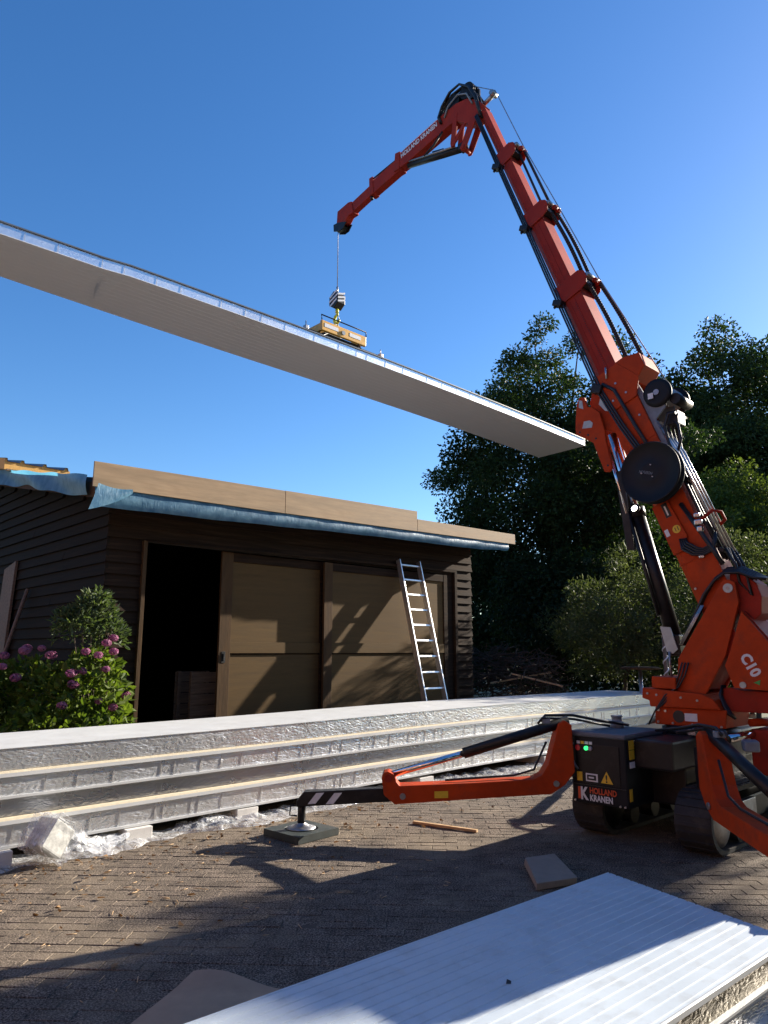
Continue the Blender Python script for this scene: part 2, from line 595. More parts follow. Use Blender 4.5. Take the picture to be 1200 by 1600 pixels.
def text_part(txt, name, material, parent, pos, xdir, ydir, size, bold=0.02, width=None, thick=0.002):
    cu = D.curves.new('lettering', 'FONT')
    cu.body = txt
    cu.size = size
    cu.offset = bold * size
    cu.extrude = thick / 2
    cu.resolution_u = 3
    tmp = D.objects.new('lettering', cu)
    COL.objects.link(tmp)
    dg = bpy.context.evaluated_depsgraph_get()
    me = D.meshes.new_from_object(tmp.evaluated_get(dg))
    D.objects.remove(tmp)
    D.curves.remove(cu)
    xs = [v.co.x for v in me.vertices]
    k = (width / (max(xs) - min(xs))) if width else 1.0
    xdir, ydir = Vector(xdir).normalized(), Vector(ydir).normalized()
    zdir = xdir.cross(ydir)
    x0 = min(xs)
    for v in me.vertices:
        v.co = xdir * ((v.co.x - x0) * k) + ydir * v.co.y + zdir * v.co.z
    me.materials.clear()
    me.materials.append(MATS[material])
    return link(me, name, parent, pos)


def quads_obj(name, V, F, material, parent, center, smooth=False):
    """V (n,k,3) world points of n separate k-gons, F face list for one leaf"""
    n, k, _ = V.shape
    c = np.array(center, dtype=float)
    me = D.meshes.new(name)
    me.vertices.add(n * k)
    me.vertices.foreach_set('co', (V - c).astype(np.float32).ravel())
    off = (np.arange(n) * k)[:, None]
    loops, starts, tot = [], [], []
    allf = []
    for f in F:
        allf.append(off + np.array(f)[None, :])
    L = sum(len(f) for f in F)
    per = np.concatenate(allf, axis=1)
    me.loops.add(n * L)
    me.loops.foreach_set('vertex_index', per.astype(np.int32).ravel())
    st, tt = [], []
    a = 0
    for f in F:
        st.append(a)
        tt.append(len(f))
        a += len(f)
    starts = (np.arange(n)[:, None] * L + np.array(st)[None, :]).ravel()
    me.polygons.add(n * len(F))
    me.polygons.foreach_set('loop_start', starts.astype(np.int32))
    me.polygons.foreach_set('use_smooth', [smooth] * (n * len(F)))
    me.update(calc_edges=True)
    me.validate()
    me.materials.append(MATS[material])
    return link(me, name, parent, center)


def unit(a):
    return a / np.maximum(np.linalg.norm(a, axis=1, keepdims=True), 1e-9)


def leaf_cards(P, size, aspect=0.55, outward=None, droop=0.2, var=0.35, fold=0.18):
    """folded pointed leaves (6 verts, 2 quads) at points P"""
    n = len(P)
    t = rng.normal(size=(n, 3))
    if outward is not None:
        t = t * 0.8 + unit(outward) * 1.0
    t[:, 2] -= droop
    t = unit(t)
    q = unit(np.cross(t, rng.normal(size=(n, 3))))
    nn = np.cross(t, q)
    s = (size * (1 + var * rng.uniform(-1, 1, n)))[:, None]
    w = s * aspect * 0.5
    base = P
    tip = P + t * s
    m1 = P + t * s * 0.35
    m2 = P + t * s * 0.7
    up = nn * s * fold
    V = np.stack([base, m1 + q * w + up, m2 + q * w * 0.72 + up * 0.8, tip, m2 - q * w * 0.72 + up * 0.8, m1 - q * w + up], axis=1)
    return V, [(0, 1, 2, 3), (0, 3, 4, 5)]


def crown_points(n, c, R, clumps, crad, flat=0.75, core=0.25, seedshift=0, low=-0.75):
    """points in leafy clumps spread over an uneven ellipsoid"""
    c, R = np.array(c, float), np.array(R, float)
    d = unit(rng.normal(size=(clumps * 3, 3)))
    d = d[d[:, 2] > low][:clumps]
    rad = rng.uniform(0.45, 1.0, len(d)) ** 0.55
    lump = 1 + 0.15 * np.sin(d[:, 0] * 5 + seedshift) + 0.13 * np.sin(d[:, 1] * 6 + 1 + seedshift) + 0.10 * np.sin(d[:, 2] * 9)
    cc = c + d * R * (rad * lump)[:, None]
    cr = crad * rng.uniform(0.55, 1.35, len(d))
    w = cr ** 2
    idx = rng.choice(len(d), n, p=w / w.sum())
    off = unit(rng.normal(size=(n, 3))) * (rng.uniform(core, 1, n) ** 0.8)[:, None]
    off[:, 2] *= flat
    P = cc[idx] + off * cr[idx][:, None]
    m = int(n * 0.30)
    P[:m] = c + unit(rng.normal(size=(m, 3))) * (rng.random(m) ** 0.4)[:, None] * R * 0.84
    return P, off, cc, cr


def tree(name, label, base, c, R, clumps, crad, n, size, lm, trunk_r, group=None, aspect=0.6, limbs=9, core=0.25, seedshift=0, low=-0.75,
         cat='tree', droop=0.2):
    t = thing(name, label, cat, base, group)
    P, off, cc, cr = crown_points(n, c, R, clumps, crad, core=core, seedshift=seedshift, low=low)
    P[:, 2] = np.maximum(P[:, 2], 0.05)
    V, F = leaf_cards(P, size, aspect, off, droop=droop)
    quads_obj('crown', V, F, lm, t, c)
    mb = MB()
    b = Vector(base)
    cv = Vector(c)
    top = cv + Vector((0.1 * R[0], -0.05 * R[1], R[2] * 0.45))
    mid = b.lerp(top, 0.5) + Vector((trunk_r * 0.8, -trunk_r, 0))
    mb.tube([b, b.lerp(mid, 0.1) + Vector((0, 0, 0.0)), mid, top], [trunk_r * 1.35, trunk_r, trunk_r * 0.7, trunk_r * 0.2], 9)
    mb.build('trunk', 'bark', t)
    order = rng.permutation(len(cc))[:limbs]
    for i in order:
        e = Vector(cc[i])
        s = b.lerp(mid, 0.75) if rng.random() < 0.5 else mid.lerp(top, rng.uniform(0, 0.7))
        k = s.lerp(e, 0.5) + Vector((0, 0, 0.12 * (e - s).length))
        mb = MB().tube([s, k, e], [trunk_r * 0.42, trunk_r * 0.28, trunk_r * 0.06], 6)
        mb.build('limb', 'bark', t)
    return t


# ================================================================== SETTING
g = MB().box((30, 30, -0.56), (420, 420, 1.0))
tag(g.build('ground', 'soil'), kind='structure')
pav = MB().box((5.5, 4.2, -0.0235), (19, 13.6, 0.04)).build('paving', 'joint_sand')
tag(pav, kind='structure')

# individual paving stones laid in running bond, courses running across the view
PANG = math.radians(-46.5)
pu, pv = Vector((math.cos(PANG), math.sin(PANG), 0)), Vector((-math.sin(PANG), math.cos(PANG), 0))
F2 = Vector((math.cos(math.radians(46.198)), math.sin(math.radians(46.198)), 0))
R2 = Vector((F2.y, -F2.x, 0))
stones = []
LW, LH = 0.208, 0.104
for j in range(-10, 150):
    for i in range(-60, 70):
        p = pu * ((i + 0.5 * (j % 2) + 0.04 * math.sin(j * 2.3)) * LW) + pv * (j * LH)
        if not (-3.7 < p.x < 14.8 and -2.4 < p.y < 10.8):
            continue
        d, r = p.dot(F2), p.dot(R2)
        if d < 2.2 or abs(r) > 0.62 * d + 0.5 or (p.y > 9.2 and p.x < 11.2):
            continue
        stones.append((d, r, p))
stones.sort(key=lambda s: s[0])


def stone_mesh(k):
    rr = random.Random(k)
    x, y, h, b = LW / 2 - 0.0015, LH / 2 - 0.0015, 0.03, 0.0032
    vs = []
    for (sx, sy) in ((-1, -1), (1, -1), (1, 1), (-1, 1)):
        vs.append((sx * (x + rr.uniform(-.0015, .0012)), sy * (y + rr.uniform(-.0015, .0012)), -h))
    for (sx, sy) in ((-1, -1), (1, -1), (1, 1), (-1, 1)):
        vs.append((sx * x, sy * y, -b))
    for (sx, sy) in ((-1, -1), (1, -1), (1, 1), (-1, 1)):
        vs.append((sx * (x - b), sy * (y - b), rr.uniform(-0.001, 0.001)))
    fs = []
    for a in (0, 4):
        fs += [(a + i, a + (i + 1) % 4, a + 4 + (i + 1) % 4, a + 4 + i) for i in range(4)]
    fs.append((8, 9, 10, 11))
    return vs, fs


variants = []
for k in range(6):
    vs, fs = stone_mesh(k)
    me = D.meshes.new('paver')
    me.from_pydata(vs, [], fs)
    me.materials.append(MATS['paver'])
    variants.append((me, vs, fs))


def hidden_by_bundle(p):
    return p.x < 4.4 and 1.2 < p.y < 2.45


rest = MB()
count = 0
for d, r, p in stones:
    k = random.randrange(6)
    tilt = (random.gauss(0, .006), random.gauss(0, .006), PANG + random.gauss(0, .006))
    z = random.gauss(0, 0.0014)
    infr = abs(r) < 0.5 * d and d > 3.05
    if count < 300 and infr and not hidden_by_bundle(p):
        o = link(variants[k][0], 'paver', pav, (p.x, p.y, z), tilt)
        count += 1
    else:
        from mathutils import Euler
        Mx = Euler(tilt).to_matrix()
        rest.add([Mx @ Vector(q) + Vector((p.x, p.y, z)) for q in variants[k][1]], variants[k][2])
ro = rest.build('pavers', 'paver', pav)
tag(ro, kind='stuff')

# ================================================================== BARN
barn = thing('barn', 'dark brown clapboard barn with two plywood sliding doors and an open doorway', 'barn', (7.5, 9.2, 0))
FY = 9.2
EXPO = 0.157


def board_x(x0, x1, z, yf, m='barn_wood', name='clapboard', h=EXPO, rise=0.0):
    """overlapping horizontal board on a wall facing -Y, thick lower edge"""
    j = random.uniform(-0.004, 0.004)
    jz = random.uniform(-0.004, 0.004)
    mb = MB()
    a = [(x0, yf - 0.045 + j, z + jz), (x0, yf, z + jz), (x0, yf, z + h + 0.02), (x0, yf - 0.008, z + h + 0.02)]
    b = [(x1, yf - 0.045 - j, z + jz + rise), (x1, yf, z + jz + rise), (x1, yf, z + h + 0.02 + rise), (x1, yf - 0.008, z + h + 0.02 + rise)]
    mb.add(a + b, [(0, 1, 2, 3), (7, 6, 5, 4), (0, 4, 5, 1), (1, 5, 6, 2), (2, 6, 7, 3), (3, 7, 4, 0)])
    return mb.build(name, m, barn)


def board_y(y0, y1, z, xf, h=EXPO):
    j = random.uniform(-0.004, 0.004)
    jz = random.uniform(-0.005, 0.005)
    mb = MB()
    a = [(xf - 0.045 + j, y0, z + jz), (xf, y0, z + jz), (xf, y0, z + h + 0.02), (xf - 0.008, y0, z + h + 0.02)]
    b = [(xf - 0.045 - j, y1, z + jz), (xf, y1, z + jz), (xf, y1, z + h + 0.02), (xf - 0.008, y1, z + h + 0.02)]
    mb.add(a + b, [(0, 1, 2, 3), (7, 6, 5, 4), (0, 4, 5, 1), (1, 5, 6, 2), (2, 6, 7, 3), (3, 7, 4, 0)])
    return mb.build('clapboard', 'barn_wood_side', barn)


X0, X1 = 3.86, 11.19
# carcass behind the cladding
MB().span((X0 + 0.0, FY + 0.003, 0), (4.33, FY + 0.09, 3.66)).build('wall', 'barn_inside', barn)
MB().span((4.33, FY + 0.003, 3.06), (10.70, FY + 0.09, 3.66)).build('wall', 'barn_inside', barn)
MB().span((10.70, FY + 0.003, 0), (X1, FY + 0.09, 3.66)).build('wall', 'barn_inside', barn)
MB().prism([(FY + 0.093, 0), (16.0, 0), (16.0, 5.05), (FY + 0.093, 3.66)], X0 + 0.003, X0 + 0.09).build('wall', 'barn_inside', barn)
MB().prism([(FY + 0.093, 0), (16.0, 0), (16.0, 5.05), (FY + 0.093, 3.66)], X1 - 0.09, X1 - 0.003).build('wall', 'barn_inside', barn)
MB().span((X0 + 0.1, 15.9, 0), (X1 - 0.1, 16.0, 5.0)).build('wall', 'barn_inside', barn)
MB().span((X0 + 0.1, FY + 0.02, 0.002), (X1 - 0.1, 15.9, 0.02)).build('floor', 'interior_floor', barn)
nz = int(3.06 / EXPO)
for k in range(nz + 1):
    z = 3.062 - EXPO * (k + 1)
    if z < -0.05:
        continue
    board_x(X0 - 0.03, 4.325, max(z, 0.0), FY)
    board_x(10.735, X1 + random.uniform(-0.005, 0.012), max(z, 0.0) + 0.08, FY)
for k in range(4):
    board_x(X0 - 0.03, X1 + random.uniform(0, 0.02), 3.07 + k * EXPO, FY - 0.004, rise=0.08)
z = 3.75 + 1.5
k = 0
while z > 0:
    z -= EXPO
    ystart = FY - 0.03
    if z + EXPO > 3.66:
        ystart = FY + (z + EXPO - 3.66) / 0.203
    if ystart < 15.5:
        # two lengths per course, the joint wanders
        jn = 12.2 + 1.6 * math.sin(k * 1.7)
        if ystart < jn - 0.4:
            board_y(ystart, jn, z, X0 - 0.001)
            board_y(jn + 0.004, 16.0, z, X0 - 0.001)
        else:
            board_y(ystart, 16.0, z, X0 - 0.001)
    k += 1
MB().span((4.31, FY - 0.075, 0), (4.365, FY + 0.05, 3.06)).build('door_post', 'barn_trim', barn, 0.004)
MB().span((10.66, FY - 0.06, 0), (10.73, FY + 0.05, 3.14)).build('door_post', 'barn_wood', barn, 0.004)
MB().prism([(4.36, 3.05), (10.66, 3.10), (10.66, 3.155), (4.36, 3.066)], FY - 0.085, FY - 0.037, lambda a, b, w: (a, w, b)).build('door_track', 'barn_wood', barn)


def sliding_door(x0, x1, y, ztop, stile, label, handle=None, midw=0.16, right_stile=None):
    dd = MB().span((x0 + 0.02, y + 0.02, 0.06), (x1 - 0.02, y + 0.045, ztop)).build('sliding_door', 'barn_wood', barn)
    dd['label'] = label
    rs = right_stile or stile
    zr0, zr1 = 1.575, 1.575 + midw
    MB().span((x0, y - 0.025, 0.05), (x0 + stile, y + 0.019, ztop)).build('stile', 'barn_trim', dd, 0.003)
    MB().span((x1 - rs, y - 0.025, 0.05), (x1, y + 0.019, ztop)).build('stile', 'barn_wood', dd, 0.003)
    MB().span((x0 + stile, y - 0.022, zr0), (x1 - rs, y + 0.019, zr1)).build('rail', 'barn_ply', dd, 0.003)
    MB().span((x0 + stile, y - 0.022, ztop - 0.13), (x1 - rs, y + 0.019, ztop - 0.002)).build('rail', 'barn_wood', dd, 0.003)
    MB().span((x0 + stile, y - 0.022, 0.05), (x1 - rs, y + 0.019, 0.2)).build('rail', 'barn_wood', dd, 0.003)
    MB().span((x0 + stile + 0.003, y + 0.002, zr1 + 0.002), (x1 - rs - 0.003, y + 0.018, ztop - 0.132)).build('panel', 'barn_ply', dd)
    MB().span((x0 + stile + 0.003, y + 0.002, 0.202), (x1 - rs - 0.003, y + 0.018, zr0 - 0.022)).build('panel', 'barn_ply', dd)
    if handle:
        h = MB().span((handle - 0.03, y - 0.031, 1.44), (handle + 0.03, y - 0.026, 1.60))
        h.span((handle - 0.012, y - 0.05, 1.47), (handle + 0.012, y - 0.0305, 1.57))
        h.build('handle', 'black_paint', dd, 0.002)
    return dd


sliding_door(5.58, 7.62, FY + 0.06, 3.04, 0.19, 'left plywood sliding door with a small black pull', 5.66)
sliding_door(7.42, 10.42, FY - 0.05, 3.03, 0.17, 'right plywood sliding door behind the ladder', None, 0.16, 0.10)
MB().span((10.43, FY + 0.0, 0.05), (10.64, FY + 0.04, 3.08)).build('jamb_board', 'barn_wood', barn)
# roof: low slope rising to the back, fascia of plywood, blue tarp under it
EY = 8.60
rfv = []
for x_, dz_ in ((3.46, 0.0), (11.78, 0.16)):
    rfv += [(x_, EY + 0.02, 3.62 + dz_), (x_, 16.3, 5.18 + dz_), (x_, 16.3, 5.25 + dz_), (x_, EY + 0.02, 3.69 + dz_)]
MB().add(rfv, [(0, 1, 2, 3), (7, 6, 5, 4), (0, 4, 5, 1), (1, 5, 6, 2), (2, 6, 7, 3), (3, 7, 4, 0)]).build('roof', 'rubber_roof', barn)


def fascia(x0, x1, b0, b1, t0, t1, nm='fascia_board'):
    mb = MB()
    y0, y1 = EY - 0.012, EY + 0.012
    vs = [(x0, y0, b0), (x1, y0, b1), (x1, y0, t1), (x0, y0, t0), (x0, y1, b0), (x1, y1, b1), (x1, y1, t1), (x0, y1, t0)]
    mb.add(vs, [(0, 1, 2, 3), (5, 4, 7, 6), (4, 0, 3, 7), (1, 5, 6, 2), (3, 2, 6, 7), (4, 5, 1, 0)])
    return mb.build(nm, 'plywood', barn, 0.002)


fascia(3.36, 6.205, 3.565, 3.605, 3.878, 3.946)
fascia(6.215, 9.045, 3.607, 3.66, 3.950, 4.016)
fascia(9.055, 11.90, 3.662, 3.722, 3.878, 3.920)


def tarp_front(u, v):
    x = 3.40 + u * 8.30
    top = 3.585 + u * 0.155
    dep = (0.245 - 0.06 * u + 0.010 * math.sin(u * 9) + 0.003 * math.sin(u * 41))
    if u > 0.9:
        dep *= 1 - 2.4 * (u - 0.9) * (1 if u < 0.97 else 0.55)
    bow = 0.03 * math.sin(v * 3.1) + 0.006 * math.sin(u * 37 + v * 3) + 0.004 * math.sin(u * 93 + v * 5)
    y = EY + 0.02 + 0.02 * v - bow * (0.3 + v)
    return (x, y, top - dep * v)


tp = MB().grid(tarp_front, 160, 8).build('tarpaulin', 'tarp', barn, label='blue tarpaulin hanging below the plywood fascia')


def tarp_fold(u, v):
    # corner flap turned out at the left end
    x = 3.40 + u * 0.45 - 0.10 * (1 - u) * v
    y = EY - 0.03 - 0.05 * (1 - u) - 0.02 * math.sin(v * 3)
    top = 3.60
    return (x, y, top - 0.03 * math.sin(u * 3) - v * (0.28 * (1 - u) + 0.06))


MB().grid(tarp_fold, 12, 8).build('tarpaulin_flap', 'tarp', barn)


def tarp_side(u, v):
    y = 8.85 + u * 6.6
    zt = 3.685 + (y - EY) * 0.203
    dep = 0.25 + 0.025 * math.sin(u * 13) + 0.012 * math.sin(u * 31)
    return (3.385 - 0.025 * math.sin(v * 3 + u * 20) + 0.02 * v, y, zt + 0.02 - dep * v + 0.01 * math.sin(u * 40))


MB().grid(tarp_side, 60, 6).build('tarpaulin', 'tarp', barn, label='blue tarpaulin hanging along the gable verge')
# first roofing panel already laid: cut end with foam and raised ribs
RPY = 12.0
slope = 0.203
prof = [(3.30, 4.395), (4.30, 4.395), (4.30, 4.525)]
for rx in (4.29, 3.95, 3.61):
    prof += [(rx - 0.02, 4.525), (rx - 0.035, 4.575), (rx - 0.07, 4.575), (rx - 0.095, 4.525)]
prof += [(3.34, 4.525), (3.33, 4.575), (3.30, 4.575)]


def frp(a, b, w):
    return (a, w, b + (w - RPY) * slope)


rp = MB().prism(prof, RPY, 15.8, frp).build('roof_panel', 'pir_foam', barn, label='roof panel already laid with orange foam end and ribs')
top = MB()
pp = [p for p in prof[2:]]
for (a, b), (c2, d2) in zip(pp[:-1], pp[1:]):
    top.add([frp(a, b + 0.004, RPY - 0.02), frp(c2, d2 + 0.004, RPY - 0.02), frp(c2, d2 + 0.004, 15.85), frp(a, b + 0.004, 15.85)], [(0, 1, 2, 3)])
top.build('sheet', 'dark_steel', rp)
for q in range(5):
    MB().span((3.32 + q * 0.2, RPY - 0.06, 4.365 + 0.004 * (q % 2)), (3.49 + q * 0.2, RPY - 0.02, 4.395 + 0.008 * (q % 2))).build('batten', 'old_wood', barn)

MB().prism([(EY + 0.03, 3.44), (16.3, 5.0), (16.3, 5.19), (EY + 0.03, 3.63)], 3.445, 3.4585).build('bargeboard', 'barn_trim', barn)
MB().prism([(EY + 0.03, 3.60), (FY + 0.0, 3.70), (FY + 0.0, 3.72), (EY + 0.03, 3.615)], 3.4595, 11.7).build('soffit', 'barn_wood', barn)
# crate in the doorway
cr = thing('crate', 'wooden crate standing inside the dark open doorway', 'crate', (5.75, 10.0, 0.02))
for q in range(8):
    MB().span((5.50, 9.82, 0.03 + q * 0.16), (6.05, 9.842, 0.18 + q * 0.16)).build('slat', 'old_wood', cr, 0.003)
    MB().span((5.50, 10.3, 0.03 + q * 0.16), (6.05, 10.322, 0.18 + q * 0.16)).build('slat', 'old_wood', cr, 0.003)
for (a, b) in ((5.51, 9.843), (5.98, 9.843), (5.51, 10.24), (5.98, 10.24)):
    MB().span((a, b, 0.02), (a + 0.06, b + 0.056, 1.31)).build('post', 'old_wood', cr, 0.003)

# ------------------------------------------------------------------ ladder
lad = thing('ladder', 'aluminium ladder leaning against the right sliding door', 'ladder', (9.36, 8.29, 0))
lx0, lx1 = 9.08, 9.60
lA, lB = Vector((0, 8.29, 0.0)), Vector((0, 9.10, 3.21))
ld = (lB - lA).normalized()
ln = Vector((0, ld.z, -ld.y))
for x in (lx0, lx1):
    mb = MB()
    w = Vector((0.0125, 0, 0))
    q = [lA + ln * -0.05, lA + ln * 0.05, lB + ln * 0.05, lB + ln * -0.05]
    q = [p + Vector((x, 0, 0)) for p in q]
    mb.add([p - w for p in q] + [p + w for p in q], [(0, 1, 2, 3), (7, 6, 5, 4), (0, 4, 5, 1), (1, 5, 6, 2), (2, 6, 7, 3), (3, 7, 4, 0)])
    mb.build('rail', 'aluminium', lad, 0.003)
for k in range(12):
    p = lA + ld * (0.19 + 0.2755 * k)
    mb = MB()
    R = Matrix.Rotation(math.atan2(ld.y, ld.z) * -1, 3, 'X')
    mb.box((9.34, p.y, p.z), (lx1 - lx0 - 0.026, 0.03, 0.03), R)
    mb.build('rung', 'aluminium', lad, 0.004)

# ================================================================== PANELS
def ribbed(y0, y1, pitch, depth=0.0025, w=0.012, up=1):
    """profile across the panel: flat sheet with shallow swages"""
    pts = [(y0, 0.0)]
    n = int((y1 - y0) / pitch)
    off = ((y1 - y0) - n * pitch) / 2
    for k in range(n + 1):
        c = y0 + off + k * pitch
        if c - w < y0 or c + w > y1:
            continue
        pts += [(c - w / 2, 0.0), (c - w / 4, -depth * up), (c + w / 4, -depth * up), (c + w / 2, 0.0)]
    pts.append((y1, 0.0))
    return pts


# --- long stack in front of the barn: 4 panels laid in facing pairs
SX0, SX1, SY0, SW = 0.4, 13.2, 6.28, 1.20
NXS = 24


def sagx(x):
    return 0.028 * math.exp(-((x - 8.0) / 3.0) ** 2)


def long_panel(idx, z0, z1, flip, label):
    """one insulated roof panel of the stack; facing side modelled: foil edge, foam line and folded lip"""
    o = thing('sandwich_panel', label, 'panel', ((SX0 + SX1) / 2, SY0 + SW / 2, z0), 'long panels stacked in front of the barn')
    dx = 0.03 * (idx % 2)

    def strip(prof, name, m, par=o):
        mb = MB()
        xs = [SX0 + dx + (SX1 - SX0 - dx) * k / NXS for k in range(NXS + 1)]
        vs, fs = [], []
        n = len(prof)
        for x in xs:
            for (y, z) in prof:
                vs.append((x, y, z + sagx(x)))
        for k in range(NXS):
            for q in range(n):
                fs.append((k * n + q, k * n + (q + 1) % n, (k + 1) * n + (q + 1) % n, (k + 1) * n + q))
        fs.append(tuple(range(n - 1, -1, -1)))
        fs.append(tuple(range(NXS * n, NXS * n + n)))
        mb.add(vs, fs)
        return mb.build(name, m, par)
    y0, y1 = SY0, SY0 + SW
    t = 0.006
    if not flip:    # wide lip at the bottom, foil above
        zb = z0 + 0.030
        zf = z0 + 0.046
        # foil faced core, slightly leaning back
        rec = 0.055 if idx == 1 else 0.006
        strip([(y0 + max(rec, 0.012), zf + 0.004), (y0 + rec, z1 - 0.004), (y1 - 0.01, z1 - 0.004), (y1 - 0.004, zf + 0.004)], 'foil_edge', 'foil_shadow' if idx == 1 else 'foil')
        strip([(y0 - 0.008, zb), (y0 - 0.002, zf), (y1, zf), (y1, zb)], 'foam_core', 'pir_pale')
        strip([(y0 - 0.016, z0 + 0.001), (y0 - 0.014, zb - 0.001), (y1 + 0.01, zb - 0.001), (y1 + 0.01, z0 + 0.001)], 'bottom_sheet', 'white_steel')
        tp = ribbed(y0 - 0.002, y1, 0.05)
        prof = [(a, z1 + b) for a, b in tp] + [(y1, z1 - 0.003), (y0 - 0.002, z1 - 0.003)]
        strip(prof[::-1], 'top_sheet', 'white_steel')
    else:           # thin lip at the bottom, foil recessed above it
        strip([(y0 + 0.008, z0 + 0.022), (y0 + 0.006, z1 - 0.002), (y1 - 0.03, z1 - 0.002), (y1 - 0.03, z0 + 0.022)], 'foil_edge', 'foil')
        strip([(y0 - 0.010, z0 + 0.001), (y0 - 0.010, z0 + 0.021), (y1, z0 + 0.021), (y1, z0 + 0.001)], 'bottom_sheet', 'white_steel')
    # strips of tape over the foil edge
    if flip:
        x = 1.5
        while x < 12.5:
            x += random.choice((0.10, 0.17, 0.24, 0.24, 0.31, 0.45)) + random.uniform(-0.03, 0.03)
            w = random.uniform(0.002, 0.006)
            mb = MB().span((x, y0 + 0.001, z0 + 0.026 + sagx(x)), (x + w, y0 + 0.0055, z1 - 0.012 + sagx(x)))
            mb.build('tape_strip', 'aluminium', o)
    return o


long_panel(0, 0.115, 0.288, True, 'lowest long foil-edged panel resting on white foam blocks')
p3 = long_panel(1, 0.290, 0.478, False, 'second long panel from the bottom with cream foam line')
long_panel(2, 0.480, 0.640, True, 'third long panel from the bottom, foil edge with tape strips')
long_panel(3, 0.642, 0.858, False, 'topmost long panel of the stack with white ribbed top sheet')

# foam blocks under the stack
for i, (bx, by, w, label) in enumerate(((1.78, 6.20, 0.26, 'white foam block at the left end under the panel stack'),
                                        (2.94, 6.22, 0.24, 'white foam block under the panel stack right of the wrapped parcel'),
                                        (4.06, 6.26, 0.24, 'white foam block under the panel stack behind the outrigger pad'),
                                        (6.6, 6.26, 0.24, 'white foam block under the panel stack behind the outrigger beam'),
                                        (9.2, 6.26, 0.24, 'white foam block under the far end of the panel stack'))):
    b = MB().span((bx, by, 0.002), (bx + w, by + 0.9, 0.112)).build('foam_block', 'polystyrene', None, 0.006)
    tag(b, label, 'foam block', 'foam blocks under the stack')

# crumpled film along the foot of the stack
from mathutils import noise as mnoise


def filmf(u, v):
    x = 1.9 + u * 7.4
    w = 0.30 + 0.22 * mnoise.noise((x * 1.3, 0.0, 3.0)) + 0.08 * mnoise.noise((x * 5, 0.0, 7.0))
    y = SY0 + 0.10 - v * w
    q = Vector((x * 3.2, y * 4.5, 0.0))
    h = 0.03 + 0.09 * abs(mnoise.noise(q)) + 0.045 * abs(mnoise.noise(q * 2.1)) + 0.012 * abs(mnoise.noise(q * 6.0))
    h *= (0.25 + 0.75 * (1 - v) ** 0.8) * (0.55 + 0.9 * abs(mnoise.noise((x * 0.9, 1.0, 1.0))) * 2)
    if v > 0.97:
        h = 0.004
    return (x + 0.02 * mnoise.noise(q * 3), y + 0.03 * mnoise.noise(q * 2 + Vector((5, 5, 5))), max(0.005, h))


fl = MB().grid(filmf, 420, 18, False).build('plastic_film', 'film')
tag(fl, 'crumpled clear plastic film lying along the foot of the panel stack', 'plastic film')
# wrapped parcel at the left
pc = thing('wrapped_parcel', 'tilted white parcel wrapped in clear film leaning on the panel stack', 'parcel', (2.22, 6.05, 0))
Rm = Matrix.Rotation(math.radians(38), 3, 'Y') @ Matrix.Rotation(math.radians(14), 3, 'Z') @ Matrix.Rotation(math.radians(-12), 3, 'X')
ctr = Vector((2.26, 6.07, 0.193))
mb = MB().box(ctr, (0.225, 0.20, 0.225), Rm)
mb.build('box', 'parcel_white', pc, 0.022, 3)
mb = MB()


def wrapf(u, v):
    a = u * 2 * math.pi
    p = Rm @ Vector((0.128 * math.copysign(abs(math.cos(a)) ** 0.35, math.cos(a)), -0.13 + v * 0.26, 0.128 * math.copysign(abs(math.sin(a)) ** 0.35, math.sin(a))))
    nq_ = mnoise.noise(p * 16) * 0.020 + mnoise.noise(p * 37) * 0.010
    return ctr + p * (1.12 + nq_ * 9)


MB().grid(wrapf, 56, 16, False).build('wrap', 'film', pc)
def trail(u, v):
    p0 = ctr + Vector((0.08, -0.03, 0.10 - 0.2 * v))
    p1 = Vector((2.95 - 0.25 * v, 6.16 - 0.16 * v, 0.10 * (1 - v) + 0.01))
    p = p0.lerp(p1, u)
    k_ = mnoise.noise((p.x * 14, p.y * 14, v * 4))
    return (p.x, p.y + 0.03 * k_, max(0.006, p.z - 0.07 * math.sin(u * 3.1) * (1 - v) + 0.03 * k_))


MB().grid(trail, 26, 12, False).build('wrap_tail', 'film', pc)

# --- panel hanging from the crane
lp = thing('sandwich_panel', 'long white panel hanging in the air from the crane hook', 'panel', (6.9, 8.38, 5.99))
LX0, LX1, LY0, LY1 = 0.35, 13.45, 7.80, 8.97


def zn(x):   # near and far bottom edge heights (it bends and twists a little)
    return 6.022 - 0.0026 * (x - 7.4) ** 2 - (0.02 if x < 3 else 0)


def zfar(x):
    return 5.995 - 0.0021 * max(0, x - 6.5) ** 2 + 0.0018 * max(0, 6.5 - x) ** 2


def hang(prof, name, m):
    """prof in (t across 0..1 (may overshoot), dz)"""
    NX = 40
    vs, fs = [], []
    n = len(prof)
    for k in range(NX + 1):
        x = LX0 + (LX1 - LX0) * k / NX
        for t, dz in prof:
            vs.append((x, LY0 + t * (LY1 - LY0), zn(x) * (1 - t) + zfar(x) * t + dz))
    for k in range(NX):
        for q in range(n):
            fs.append((k * n + q, k * n + (q + 1) % n, (k + 1) * n + (q + 1) % n, (k + 1) * n + q))
    fs.append(tuple(range(n - 1, -1, -1)))
    fs.append(tuple(range(NX * n, NX * n + n)))
    return MB().add(vs, fs).build(name, m, lp)


